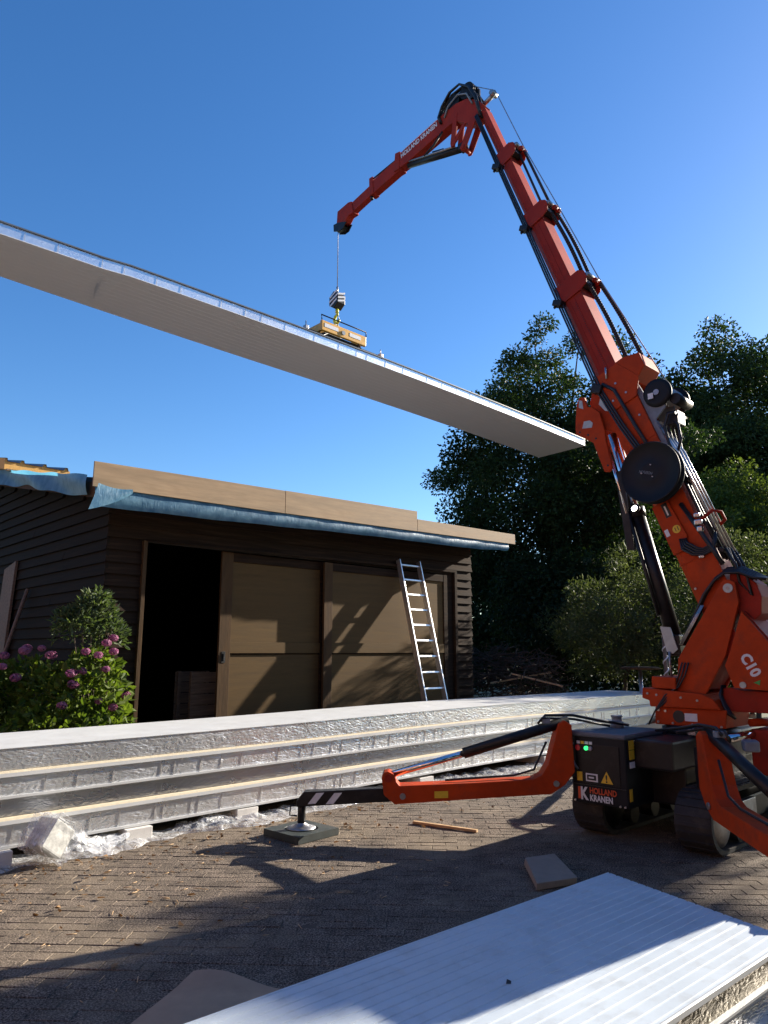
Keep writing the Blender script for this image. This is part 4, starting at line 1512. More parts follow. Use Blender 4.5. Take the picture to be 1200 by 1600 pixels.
MB().prism([(3.29, 1.84), (3.19, 1.83), (3.13, 1.62), (3.18, 1.58), (3.24, 1.60)], BX - 0.115, BX - 0.10).build('bracket', 'zinc_plate', lc)
MB().tube([(BX - 0.12, 3.21, 1.60), (BX - 0.12, 3.215, 1.48), (BX - 0.12, 3.20, 1.30)], 0.012, 8).build('pipe', 'steel', lc)
MB().lathe((BX - 0.085, 3.475, 3.035), (-0.8, 0, 0.3), [(0, 0.05), (0.02, 0.055), (0.025, 0.045)], 20).build('bright_spot_rim', 'black_paint', lc)  # dark rim around a glowing disc set in for the bright spot
MB().lathe((BX - 0.105, 3.475, 3.042), (-0.8, 0, 0.3), [(0, 0.036), (0.006, 0.03)], 16).build('bright_spot', 'spot_glow', lc)
# hose reel
hr = MB().lathe((6.61, 3.155, 3.32), (1, 0, 0), [(0.006, 0.08), (0.006, 0.10), (0.008, 0.105), (0.012, 0.280), (0.0, 0.288), (-0.003, 0.302), (0.012, 0.307), (0.022, 0.302), (0.024, 0.235), (0.09, 0.23), (0.092, 0.302), (0.105, 0.306), (0.118, 0.302), (0.12, 0.10)], 56).build('hose_reel', 'black_plastic', crane)
MB().lathe((6.735, 3.155, 3.32), (1, 0, 0), [(0, 0.22), (0.06, 0.22), (0.062, 0.26), (0.075, 0.26)], 48).build('reel_drum', 'black_plastic', hr)
for k in range(3):
    a = math.radians(90 + 120 * k + 25)
    MB().cyl((6.600, 3.165 + 0.07 * math.cos(a), 3.325 + 0.07 * math.sin(a)), (6.612, 3.165 + 0.07 * math.cos(a), 3.325 + 0.07 * math.sin(a)), 0.006, 8).build('screw', 'pipe', hr)
text_part('HOEFLON', 'lettering', 'grey_cast', hr, (6.6145, 3.125, 3.315), (0, 0.94, 0.30), (0, 0.30, -0.94), 0.040, 0.0, 0.135)
# winch behind the boom
wi = MB().lathe((BX - 0.16, 3.13, 4.19), (1, 0, 0), [(0, 0.11), (0.005, 0.143), (0.03, 0.15), (0.05, 0.143), (0.052, 0.10), (0.42, 0.10), (0.422, 0.15), (0.45, 0.15), (0.455, 0.11)], 36).build('winch', 'black_plastic', crane)
MB().cyl((BX - 0.165, 3.13, 4.19), (BX - 0.172, 3.13, 4.19), 0.03, 16).build('hub', 'steel', wi)
rope = MB()
for k in range(30):
    x = BX - 0.10 + k * 0.0118
    rope.lathe((x, 3.13, 4.19), (1, 0, 0), [(-0.005, 0.102), (0.0, 0.108), (0.005, 0.102)], 24)
rope.build('wound_rope', 'steel', wi)
MB().cyl((BX - 0.10, 2.97, 4.10), (BX + 0.20, 2.97, 4.10), 0.055, 20).build('motor', 'black_paint', wi)
MB().span((BX - 0.178, 3.16, 4.13), (BX - 0.172, 3.215, 4.19)).build('label_plate', 'white_sticker', wi)
MB().prism([bp(4.25, 1.66), bp(4.25, 1.61), bp(4.78, 1.60), bp(4.84, 1.47), bp(4.93, 1.45), bp(5.0, 1.59), bp(5.25, 1.61), bp(5.25, 1.66)], BX - 0.13, BX - 0.11).build('winch_bracket', 'grey_cast', crane, 0.004)
MB().prism([bp(4.25, 1.66), bp(4.25, 1.61), bp(4.78, 1.60), bp(4.84, 1.47), bp(4.93, 1.45), bp(5.0, 1.59), bp(5.25, 1.61), bp(5.25, 1.66)], BX + 0.11, BX + 0.13).build('winch_bracket', 'grey_cast', crane, 0.004)
# silver pipes and hoses on the back of the boom
pr_ = MB()
for k in range(3):
    x = BX - 0.13 + k * 0.05
    pr_.tube([bp3(3.25, 1.545 - 0.012 * k, x), bp3(4.35, 1.555 - 0.012 * k, x), bp3(4.75, 1.60, x)], 0.015, 10)
pr_.build('hydraulic_pipe', 'pipe', crane)
hb = MB()
for k in range(4):
    x = BX - 0.14 + k * 0.075
    hb.tube([bp3(3.2, 1.60, x), bp3(3.7, 1.615, x), bp3(4.3, 1.61, x + 0.01), bp3(4.65, 1.56 - 0.01 * k, x), bp3(4.75, 1.47, x), bp3(4.72, 1.40, x)], 0.016, 8)
hb.tube([bp3(4.3, 1.60, BX - 0.12), bp3(4.45, 1.47, BX - 0.13), bp3(4.62, 1.44, BX - 0.10), bp3(4.72, 1.50, BX - 0.08)], 0.014, 8)
hb.build('hose_bundle', 'hose', crane)
MB().span((BX - 0.10, 2.96, 3.84), (BX + 0.08, 3.08, 3.98)).build('valve_block', 'black_paint', wi, 0.012)
hb = MB()
for k in range(6):
    x = BX - 0.15 + k * 0.03
    q = 0.02 * math.sin(k * 2.1)
    hb.tube([bp3(3.28, 1.545 - 0.01 * (k % 3), x), bp3(3.1, 1.53 + q, x), bp3(2.95, 1.57 + q, x + 0.01), bp3(2.80, 1.52 + q, x), (x, 2.44 + q, 2.33), (x, 2.30, 2.22)], 0.015, 8)
hb.build('hose_bundle', 'hose', crane)
hb = MB()
for k in range(4):
    o_ = 0.018 * k
    hb.tube([(BX - 0.19, 2.99 - o_, 2.66), (BX - 0.21, 2.97 - o_, 2.56 + o_), (BX - 0.20, 2.88 - o_, 2.50 + o_), (BX - 0.19, 2.78, 2.49 + o_), (BX - 0.18, 2.69, 2.53 + o_), (BX - 0.17, 2.66, 2.64 + o_)], 0.013, 8)
hb.tube([bp3(3.85, 1.73, BX - 0.18), bp3(3.5, 1.67, BX - 0.19), bp3(3.3, 1.64, BX - 0.19), bp3(3.15, 1.62, BX - 0.18)], 0.022, 8)
hb.build('hose_bundle', 'hose', crane)
hb = MB()
hb.box((BX - 0.19, 2.80, 2.80), (0.06, 0.07, 0.05))
hb.box((BX - 0.19, 2.81, 2.87), (0.05, 0.05, 0.04))
hb.box((BX - 0.19, 2.79, 2.735), (0.05, 0.05, 0.05))
hb.box((BX - 0.185, 2.80, 2.475), (0.03, 0.05, 0.03))
tag(hb.build('valve_block', 'pipe', crane, 0.01), kind='stuff')
MB().tube([bp3(3.62, 1.65, BX - 0.16), bp3(3.66, 1.50, BX - 0.14), bp3(3.62, 1.45, BX - 0.10), bp3(3.55, 1.46, BX - 0.06), bp3(3.52, 1.56, BX - 0.04)], 0.016, 8).build('grab_handle', 'orange_red', crane)
for s in (3.28, 4.05):
    MB().box(bp3(s, 1.58, BX - 0.08), (0.18, 0.05, 0.04), Matrix.Rotation(math.radians(20.4), 3, 'X')).build('pipe_clamp', 'black_paint', crane, 0.006)
# raised side box with stickers on the boom base
sd = MB().prism([bp(3.42, 2.0), bp(3.95, 2.0), bp(3.95, 1.83), bp(3.55, 1.80), bp(3.42, 1.84)], BX - 0.19, BX - 0.166).build('side_box', 'orange', boom[0], 0.006)
MB().prism(quad_sn(3.78, 3.93, 1.85, 1.91), BX - 0.193, BX - 0.1905).build('sticker', 'hose', sd)
MB().prism(quad_sn(3.80, 3.90, 1.872, 1.888), BX - 0.1945, BX - 0.1932).build('print_line', 'white_sticker', sd)
MB().cyl((BX - 0.1935, *bp(3.64, 1.865)), (BX - 0.1905, *bp(3.64, 1.865)), 0.040, 24).build('sticker', 'yellow_sticker', sd)
MB().prism(quad_sn(3.61, 3.68, 1.945, 1.985), BX - 0.193, BX - 0.1905).build('sticker', 'white_sticker', sd)
MB().prism(quad_sn(3.62, 3.66, 1.845, 1.852), BX - 0.195, BX - 0.1937).build('print_line', 'hose', sd)
MB().prism(quad_sn(3.62, 3.66, 1.872, 1.879), BX - 0.195, BX - 0.1937).build('print_line', 'hose', sd)
# hoses along the near underside edge
hb = MB()
for k in range(3):
    dn = 0.026 * k
    hb.tube([bp3(4.0, 1.74 + dn, BX - 0.205), bp3(4.35, 1.80 + dn, BX - 0.21), bp3(4.9, 1.90 + dn, BX - 0.20), bp3(5.42, 1.965 + dn, BX - 0.185), bp3(6.66, 1.965 + dn, BX - 0.165), bp3(7.9, 1.962 + dn * 0.9, BX - 0.145), bp3(9.04, 1.96 + dn * 0.9, BX - 0.125), bp3(10.1, 1.96 + dn * 0.8, BX - 0.105)], 0.0115, 8)
hb.tube([bp3(4.25, 1.74, BX - 0.185), bp3(4.8, 1.80, BX - 0.185), bp3(5.3, 1.84, BX - 0.19), bp3(5.44, 1.93, BX - 0.19)], 0.02, 8)
hb.build('boom_hose', 'hose', crane)
# cable chains between the heads


def chain(s0, s1, n0, n1, x, r, name='cable_chain'):
    L = s1 - s0
    m = int(L / 0.034)
    mb = MB()
    for k in range(m):
        t = k / m
        sgm = s0 + L * t
        nn = n0 + (n1 - n0) * t - 0.02 * math.sin(t * math.pi)
        mb.lathe(bp3(sgm, nn, x), (0, UB[0], UB[1]), [(0, r * 0.75), (0.008, r), (0.022, r), (0.03, r * 0.75)], 8)
    mb.build(name, 'rubber', crane)


chain(5.58, 6.70, 1.62, 1.64, BX - 0.06, 0.025)
chain(5.56, 6.72, 1.50, 1.56, BX + 0.05, 0.025)
chain(6.85, 7.93, 1.66, 1.68, BX - 0.02, 0.024)
chain(6.85, 7.95, 1.62, 1.64, BX + 0.05, 0.022)
MB().tube([bp3(8.08, 1.74, BX), bp3(9.05, 1.72, BX)], 0.016, 8).build('boom_hose', 'hose', crane)
MB().tube([bp3(8.08, 1.66, BX + 0.04), bp3(9.1, 1.66, BX + 0.04)], 0.018, 8).build('boom_hose', 'hose', crane)
# ---------------------------------------------------------------- jib
jk = MB().prism([(5.36, 9.02), (5.27, 8.90), (5.43, 8.69), (5.58, 8.79), (5.76, 8.93), (5.95, 8.92), (6.04, 9.17), (5.75, 9.20), (5.55, 9.16)], BX - 0.085, BX + 0.085).build('jib_knuckle', 'orange_red', crane, 0.01)
j1 = MB().prism([(5.90, 9.20), (6.94, 9.02), (6.89, 8.79), (6.72, 8.80), (5.92, 8.93)], BX - 0.075, BX + 0.075).build('jib_section', 'orange_red', crane, 0.012)
j2 = MB().prism([(6.90, 9.005), (7.545, 8.885), (7.51, 8.665), (6.87, 8.77)], BX - 0.062, BX + 0.062).build('jib_section', 'orange_red', crane, 0.01)
j3 = MB().prism([(7.50, 8.870), (8.06, 8.755), (8.03, 8.575), (7.47, 8.69)], BX - 0.05, BX + 0.05).build('jib_section', 'orange_red', crane, 0.01)
text_part('HOLLAND KRANEN', 'lettering', 'white_sticker', j1, (BX - 0.077, 6.84, 8.93), (0, -0.985, 0.171), (0, 0.171, 0.985), 0.105, 0.03, 0.74)
MB().prism([(6.12, 9.158), (6.80, 9.04), (6.80, 9.048), (6.12, 9.166)], BX - 0.0775, BX - 0.0752).build('stripe', 'white_sticker', j1)
MB().prism([(6.87, 9.06), (6.97, 9.075), (7.0, 8.78), (6.89, 8.775)], BX - 0.085, BX + 0.085).build('collar', 'orange_red', j1, 0.008)
MB().prism([(7.49, 8.965), (7.57, 8.965), (7.56, 8.655), (7.47, 8.66)], BX - 0.072, BX + 0.072).build('collar', 'orange_red', j2, 0.008)
MB().cyl((BX - 0.03, 7.545, 8.655), (BX - 0.03, 7.545, 8.60), 0.025, 12).build('bolt', 'black_paint', j2)
MB().tube([(BX - 0.05, 6.95, 8.99), (BX - 0.05, 7.5, 8.93)], 0.012, 8).build('pipe', 'black_paint', j2)
MB().prism([(8.0, 8.78), (8.08, 8.80), (8.35, 8.76), (8.37, 8.50), (8.15, 8.48), (8.07, 8.56), (7.95, 8.56)], BX - 0.065, BX + 0.065).build('jib_tip', 'orange_red', j3, 0.012)
for x in (BX - 0.07, BX + 0.055):
    MB().prism([(8.44, 8.555), (8.32, 8.545), (8.12, 8.47), (8.20, 8.385), (8.30, 8.375), (8.43, 8.43)], x, x + 0.015).build('rope_guard', 'black_paint', j3)
MB().lathe((BX, 8.30, 8.58), (1, 0, 0), [(-0.03, 0.10), (-0.012, 0.10), (0, 0.085), (0.012, 0.10), (0.03, 0.10)], 28).build('sheave', 'grey_cast', j3)
MB().prism([(8.40, 8.50), (8.20, 8.44), (8.24, 8.39), (8.40, 8.43)], BX - 0.06, BX + 0.06).build('rope_guide', 'black_paint', j3)
# linkage and jib cylinder
for x in (BX - 0.09, BX + 0.06):
    MB().prism([(5.72, 9.04), (5.79, 9.04), (5.86, 8.62), (5.85, 8.56), (5.80, 8.55), (5.775, 8.60)], x, x + 0.03).build('link_arm', 'orange_red', crane, 0.005)
    MB().prism([(5.57, 8.80), (5.64, 8.80), (5.83, 8.63), (5.80, 8.58), (5.75, 8.60)], x + 0.005, x + 0.026).build('link_arm', 'orange_red', crane, 0.005)
    MB().prism([(5.42, 8.72), (5.53, 8.76), (5.68, 8.46), (5.67, 8.40), (5.62, 8.395), (5.58, 8.44)], x + 0.003, x + 0.028).build('link_arm', 'orange_red', crane, 0.005)
MB().cyl((BX - 0.10, 5.645, 8.44), (BX + 0.10, 5.645, 8.44), 0.034, 14).build('pin', 'orange_red', crane)
jc = MB().cyl((BX, 5.74, 8.51), (BX, 6.75, 8.80), 0.048, 18).build('jib_cylinder', 'black_paint', crane)
MB().tube([(BX - 0.055, 5.80, 8.56), (BX - 0.055, 6.70, 8.81)], 0.014, 8).build('pipe', 'steel', jc)
MB().prism([(6.02, 8.62), (6.24, 8.68), (6.24, 8.73), (6.02, 8.66)], BX - 0.05, BX + 0.05).build('bracket', 'black_paint', jc, 0.005)
MB().span((BX - 0.06, 5.65, 8.47), (BX + 0.06, 5.75, 8.56)).build('rod_end', 'black_paint', jc, 0.01)
MB().tube([(BX - 0.06, 6.38, 8.72), (BX - 0.06, 6.2, 8.80), (BX - 0.06, 6.02, 8.93)], 0.016, 8).build('strut', 'black_paint', crane)
# sheaves and hose loops on the boom head
for k, (y, z, r) in enumerate(((5.56, 9.30, 0.12), (5.80, 9.27, 0.11))):
    for x in (BX - 0.05, BX + 0.045):
        MB().lathe((x, y, z), (1, 0, 0), [(-0.025, r), (-0.01, r), (0, r * 0.85), (0.01, r), (0.025, r)], 24).build('head_sheave', 'black_plastic', crane)
MB().prism([(5.42, 9.05), (5.50, 9.38), (5.62, 9.42), (5.92, 9.30), (6.06, 9.15), (6.0, 9.05), (5.60, 9.10)], BX - 0.012, BX + 0.012).build('sheave_bracket', 'black_paint', crane)
hb = MB()
for k in range(9):
    x = BX - 0.11 + 0.026 * k
    q = 0.02 * math.sin(k * 1.9)
    hb.tube([bp3(10.02, 1.93, x), (x, 5.40 - q, 9.10), (x, 5.50, 9.30 + q), (x, 5.66 + q, 9.44 + q * 1.5), (x, 5.84, 9.42 + q), (x, 5.99, 9.28), (x, 6.06, 9.14 + q), (x, 6.02, 9.03)], 0.016, 7)
hb.build('hose_loop', 'hose', crane)
hb = MB()
for k in range(5):
    x = BX - 0.10 + 0.045 * k
    hb.tube([(x, 5.44, 9.0), (x, 5.54, 9.22), (x, 5.70, 9.30), (x, 5.88, 9.22), (x, 5.95, 9.08)], 0.013, 7)
hb.build('hose_loop', 'grey_cast', crane)
mb = MB()
for k in range(4):
    mb.box((BX - 0.09 + 0.06 * k, 5.44 + 0.03 * (k % 2), 9.14 + 0.05 * (k % 3)), (0.04, 0.07, 0.10))
mb.build('valve_block', 'black_paint', crane, 0.008)
MB().cyl((BX, 5.34, 8.96), (BX, 5.13, 9.03), 0.032, 14).build('rope_horn', 'steel', crane)
MB().cyl((BX - 0.06, 5.15, 9.03), (BX + 0.06, 5.15, 9.03), 0.036, 14).build('rope_roller', 'steel', crane)
# hoist rope
hp = [(BX, 3.06, 4.285), bp3(6.74, 1.525, BX), bp3(7.98, 1.575, BX), bp3(9.13, 1.63, BX), (BX, 5.125, 9.07), (BX, 5.56, 9.425), (BX, 5.80, 9.385), (BX, 6.1, 9.24), (BX, 8.30, 8.685), (BX, 8.40, 8.58), (BX, 8.40, 7.33)]
MB().tube(hp, 0.0065, 6).build('hoist_rope', 'steel', crane)

for (y_, z_) in ((3.28, 1.20), (3.05, 1.185), (2.90, 1.165), (3.37, 1.21), (3.30, 0.955), (3.16, 0.95), (2.98, 0.948), (2.82, 0.945), (2.72, 0.945)):
    xb_ = 6.698 if z_ > 1.1 else 6.738
    MB().cyl((xb_ - 0.008, y_, z_), (xb_ + 0.004, y_, z_), 0.011, 8).build('bolt', 'steel', crane)
for (s_, n_) in ((3.05, 1.72), (3.05, 1.95), (4.15, 1.95), (4.45, 1.95), (4.9, 1.72), (5.2, 1.90), (5.2, 1.74), (5.36, 1.80)):
    a_, c_ = bp(s_, n_)
    MB().cyl((BX - (0.19 if s_ > 5.1 else 0.175), a_, c_), (BX - 0.16, a_, c_), 0.012, 8).build('bolt', 'steel', crane)
for s_ in (3.30, 4.62):
    MB().prism(quad_sn(s_, s_ + 0.012, 1.665, 2.0), BX - 0.170, BX - 0.164).build('weld_seam', 'orange', crane)
hb = MB()
for k in range(3):
    hb.tube([(6.76, 2.98 + 0.03 * k, 1.50), (6.75, 3.02 + 0.03 * k, 1.38), (6.74, 3.08 + 0.02 * k, 1.28), (6.70, 3.20, 1.20 - 0.03 * k), (6.68, 3.30, 1.05), (6.66, 3.36, 0.93)], 0.008, 6)
hb.build('hose_bundle', 'hose', crane)
# ---------------------------------------------------------------- hook block
hk = thing('hook_block', 'black and white striped hook block hanging on the rope with a yellow hook', 'hook block', (7.0, 8.40, 6.8))
oc = []
for k in range(6):
    a = math.radians(90 + 60 * k)
    oc.append((8.40 + 0.125 * math.cos(a), 7.20 + 0.150 * math.sin(a)))
bk = MB().prism(oc, 6.92, 7.08).build('cheek', 'black_paint', hk, 0.01)
for sx in (6.9175, 7.0815):
    for q in range(3):
        zz = 7.12 + q * 0.075
        w = 0.105 - abs(q - 1) * 0.02
        MB().prism([(8.40 - w, zz + 0.05), (8.40 + w, zz - 0.03), (8.40 + w, zz + 0.005), (8.40 - w, zz + 0.085)], sx - 0.0015, sx + 0.0015).build('stripe', 'white_sticker', bk)
for sy in (8.2895, 8.5105):
    for q in range(3):
        zz = 7.13 + q * 0.06
        MB().add([(6.925, sy, zz), (7.075, sy, zz + 0.05), (7.075, sy, zz + 0.08), (6.925, sy, zz + 0.03)], [(0, 1, 2, 3)]).build('stripe', 'white_sticker', bk)
MB().cyl((7.0, 8.40, 7.34), (7.0, 8.40, 7.45), 0.016, 12).build('rope_socket', 'steel', hk)
MB().cyl((7.0, 8.40, 7.06), (7.0, 8.40, 6.99), 0.028, 14).build('swivel', 'hook_yellow', hk)
hkpts = [(7.0, 8.40, 7.0)]
for k in range(11):
    a = math.radians(110 - 27 * k)
    hkpts.append((7.0, 8.40 - 0.0 + 0.065 * math.cos(a) * -1 if False else 8.40 + 0.06 * math.cos(a), 6.885 + 0.07 * math.sin(a)))
MB().tube(hkpts, [0.02] + [0.02 + 0.008 * math.sin(math.pi * k / 11) for k in range(11)], 10).build('hook', 'hook_yellow', hk)
MB().tube([(7.0, 8.40, 6.98), (7.0, 8.37, 6.92), (7.0, 8.35, 6.87)], 0.008, 6).build('latch', 'steel', hk)

# ---------------------------------------------------------------- vacuum lifter
vl = thing('vacuum_lifter', 'yellow vacuum lifting frame sitting on the hanging panel', 'vacuum lifter', (6.85, 8.38, 6.15))
VX0, VX1 = 6.36, 7.26
for y in (7.98, 8.70):
    MB().span((VX0, y, 6.36), (VX1, y + 0.05, 6.52)).build('side_rail', 'yellow_paint', vl, 0.008)
for x in (VX0 + 0.02, VX1 - 0.07):
    MB().span((x, 8.031, 6.38), (x + 0.05, 8.699, 6.50)).build('cross_rail', 'yellow_paint', vl, 0.008)
MB().span((VX0 + 0.08, 8.04, 6.26), (VX1 - 0.1, 8.69, 6.37)).build('pump_housing', 'black_plastic', vl, 0.02)
MB().span((VX0 + 0.15, 8.12, 6.371), (VX0 + 0.5, 8.4, 6.47)).build('battery_box', 'grey_cast', vl, 0.015)
MB().tube([(VX0, 7.985, 6.521), (VX0 - 0.01, 7.985, 6.60), (VX1 + 0.0, 7.985, 6.60), (VX1, 7.985, 6.521)], 0.010, 8).build('guard_rail', 'black_paint', vl)
for (x0, x1) in ((VX0 + 0.05, VX0 + 0.32), (VX0 + 0.55, VX0 + 0.78)):
    MB().span((x0, 7.976, 6.42), (x1, 7.979, 6.48)).build('sticker', 'white_sticker', vl)
MB().cyl((VX0 + 0.42, 7.978, 6.43), (VX0 + 0.42, 7.965, 6.43), 0.035, 16).build('gauge', 'grey_cast', vl)
MB().tube([(6.95, 8.40, 6.5), (6.90, 8.40, 6.62), (6.93, 8.40, 6.74), (7.0, 8.40, 6.80), (7.07, 8.40, 6.74), (7.10, 8.40, 6.62), (7.05, 8.40, 6.5)], 0.014, 8).build('shackle', 'zinc_plate', vl)
MB().span((6.45, 8.37, 6.50), (7.2, 8.43, 6.53)).build('lifting_beam', 'yellow_paint', vl, 0.006)
for (x, y) in ((6.20, 8.05), (6.62, 8.05), (7.02, 8.05), (7.55, 8.05), (6.20, 8.66), (6.62, 8.66), (7.02, 8.66), (7.55, 8.66)):
    pd = MB().lathe((x, y, 6.150), (0, 0, 1), [(0.0, 0.10), (0.02, 0.11), (0.035, 0.09), (0.045, 0.03), (0.12, 0.02)], 20).build('suction_cup', 'rubber', vl)
    MB().cyl((x, y, 6.24), (x, y, 6.30), 0.03, 12).build('cup_mount', 'zinc_plate', pd)
for y in (8.05, 8.66):
    MB().span((6.10, y - 0.02, 6.285), (7.66, y + 0.02, 6.325)).build('carrier_tube', 'black_paint', vl, 0.004)
for x in (6.11, 7.64):
    for y in (8.05, 8.66):
        MB().box((x, y, 6.335), (0.06, 0.07, 0.06)).build('end_clamp', 'steel', vl, 0.008)
        MB().cyl((x, y, 6.36), (x, y, 6.44), 0.008, 8).build('pin', 'steel', vl)
MB().tube([(6.5, 8.0, 6.35), (6.3, 8.02, 6.22), (6.2, 8.05, 6.26)], 0.010, 7).build('vacuum_hose', 'hose', vl)
MB().tube([(7.1, 8.0, 6.35), (7.3, 8.02, 6.22), (7.5, 8.05, 6.26)], 0.010, 7).build('vacuum_hose', 'hose', vl)

# ================================================================== SMALL THINGS ON THE GROUND
def lath(name, a, b, w, h, m, label, cat):
    a, b = Vector(a), Vector(b)
    d = (b - a)
    L = d.length
    d.normalize()
    sd_ = d.cross(Vector((0, 0, 1))).normalized()
    up = sd_.cross(d)
    vs = []
    for p in (a, b):
        for sx, sz in ((-1, -1), (1, -1), (1, 1), (-1, 1)):
            vs.append(p + sd_ * sx * w / 2 + up * sz * h / 2)
    o = MB().add(vs, [(0, 1, 2, 3), (7, 6, 5, 4), (0, 4, 5, 1), (1, 5, 6, 2), (2, 6, 7, 3), (3, 7, 4, 0)]).build(name, m, None, 0.002)
    return tag(o, label, cat)


lath('wooden_lath', (5.24, 5.06, 0.016), (5.40, 4.42, 0.016), 0.035, 0.022, 'new_wood', 'thin wooden lath lying on the paving under the outrigger leg', 'lath')
lath('wooden_pole', (12.4, 9.7, 0.95), (13.6, 9.0, 1.16), 0.04, 0.03, 'new_wood', 'lower pale pole lying behind the right end of the panel stack', 'pole')
lath('wooden_pole', (12.3, 9.1, 1.16), (12.8, 8.2, 0.92), 0.035, 0.03, 'new_wood', 'upper pale pole slanting behind the right end of the panel stack', 'pole')
# cardboard packet by the crane
cpk = MB()
vs = [(4.86, 3.53), (5.15, 3.45), (4.74, 3.0), (4.42, 3.11)]
cpk.add([(x, y, 0.006) for x, y in vs] + [(x + random.uniform(-.012, .012), y + random.uniform(-.012, .012), 0.06 + random.uniform(-.008, .008)) for x, y in vs],
        [(3, 2, 1, 0), (4, 5, 6, 7), (0, 1, 5, 4), (1, 2, 6, 5), (2, 3, 7, 6), (3, 0, 4, 7)])
tag(cpk.build('cardboard_packet', 'cardboard_grey', None, 0.006), 'flat grey-brown cardboard packet on the shaded paving before the crane', 'cardboard')


def cardf(u, v):
    a = Vector((1.35, 3.14, 0)).lerp(Vector((2.05, 3.50, 0)), v)
    b = Vector((1.75, 2.62, 0)).lerp(Vector((2.34, 2.98, 0)), v)
    p = a.lerp(b, u)
    z = 0.012 + 0.02 * math.sin(u * 2.6) + 0.02 * v * math.sin(v * 2 + u * 4) + (0.03 * (v - 0.8) / 0.2 if v > 0.8 else 0) * (0.6 + 0.4 * math.sin(u * 7))
    return (p.x + 0.03 * math.sin(u * 3.1) * v, p.y + 0.02 * math.sin(u * 5) * v, z)


mb = MB().grid(cardf, 16, 12)
mb.grid(lambda u, v: tuple(Vector(cardf(u, v)) - Vector((0, 0, 0.006))), 16, 12)
tag(mb.build('cardboard_sheet', 'cardboard'), 'bent brown cardboard sheet at the lower edge beside the foreground panels', 'cardboard')
# leaf litter and straw
n = 380
xs = rng.uniform(1.6, 8.2, n)
ys = 6.05 - np.abs(rng.normal(0, 0.42, n)) - 0.35 * rng.random(n) * (rng.random(n) < 0.3) * 4
P = np.stack([xs, ys, np.full(n, 0.012)], axis=1)
V, F = leaf_cards(P, 0.042, 0.6, None, droop=0.0, var=0.6, fold=0.25)
V[:, :, 2] = 0.008 + np.abs(V[:, :, 2] - 0.012) * 0.45
tag(quads_obj('leaf_litter', V, F, 'litter', None, (4.5, 5.4, 0.02)), 'dry leaves and chips scattered over the paving', 'leaf litter', kind='stuff')
mb = MB()
for k in range(110):
    x, y, a = random.uniform(1.3, 4.6), random.uniform(3.6, 6.0), random.uniform(0, 6.3)
    l = random.uniform(0.02, 0.07)
    mb.tube([(x, y, 0.008), (x + l * math.cos(a), y + l * math.sin(a), 0.010)], 0.0022, 4)
tag(mb.build('straw_bits', 'new_wood'), 'pale straw bits strewn on the paving', 'straw', kind='stuff')

# leaning boards at the gable
lb = MB()
lb.add([(3.70, 12.6, 0), (3.70, 13.2, 0), (3.82, 13.15, 2.95), (3.82, 12.6, 3.05), (3.66, 12.6, 0), (3.66, 13.2, 0), (3.78, 13.15, 2.95), (3.78, 12.6, 3.05)],
       [(0, 1, 2, 3), (7, 6, 5, 4), (0, 3, 7, 4), (1, 5, 6, 2), (3, 2, 6, 7), (0, 4, 5, 1)])
tag(lb.build('leaning_board', 'old_wood'), 'dark board leaning against the barn gable at the left edge', 'board')
tag(MB().tube([(3.3, 12.4, 0.0), (3.78, 11.9, 2.55)], 0.03, 8).build('leaning_stick', 'old_wood'), 'grey stick leaning against the barn gable above the hydrangea', 'stick')

# ================================================================== PLANTS
hyd = thing('hydrangea', 'hydrangea bush with mauve flower heads at the barn corner', 'hydrangea', (3.2, 8.75, 0))


def blob(n, lobes):
    out, nrm = [], []
    w = np.array([l[1] ** 2 for l in lobes])
    idx = rng.choice(len(lobes), n, p=w / w.sum())
    d = unit(rng.normal(size=(n, 3)))
    d[:, 2] = np.where(d[:, 2] < -0.3, -d[:, 2], d[:, 2])
    c = np.array([l[0] for l in lobes])[idx]
    r = np.array([l[1] for l in lobes])[idx]
    rad = rng.uniform(0.55, 1.0, n) ** 0.5
    P = c + d * (r * rad)[:, None]
    return P, d


lobes = [((2.75, 9.95, 0.90), 0.58), ((3.1, 9.6, 1.0), 0.52), ((3.35, 8.95, 0.98), 0.50), ((3.52, 8.65, 0.98), 0.48), ((3.66, 8.6, 0.65), 0.40), ((3.1, 8.6, 0.5), 0.55), ((3.45, 8.55, 0.45), 0.48), ((2.9, 9.55, 0.5), 0.55), ((3.6, 8.75, 1.28), 0.36)]
P, d = blob(5200, lobes)
P[:, 2] = np.maximum(P[:, 2], 0.05)
V, F = leaf_cards(P, 0.098, 0.52, d, droop=0.15, var=0.35, fold=0.12)
quads_obj('foliage', V, F, 'leaf_hydrangea', hyd, (3.1, 8.7, 0.8))
for k in range(9):
    a = (3.0 + 0.07 * k, 8.72 + 0.02 * (k % 3), 0)
    e = Vector(lobes[k % len(lobes)][0])
    MB().tube([a, Vector(a).lerp(e, 0.5) + Vector((0, 0, 0.1)), e + Vector((0, 0, 0.2))], [0.012, 0.009, 0.005], 6).build('stem', 'bark', hyd)
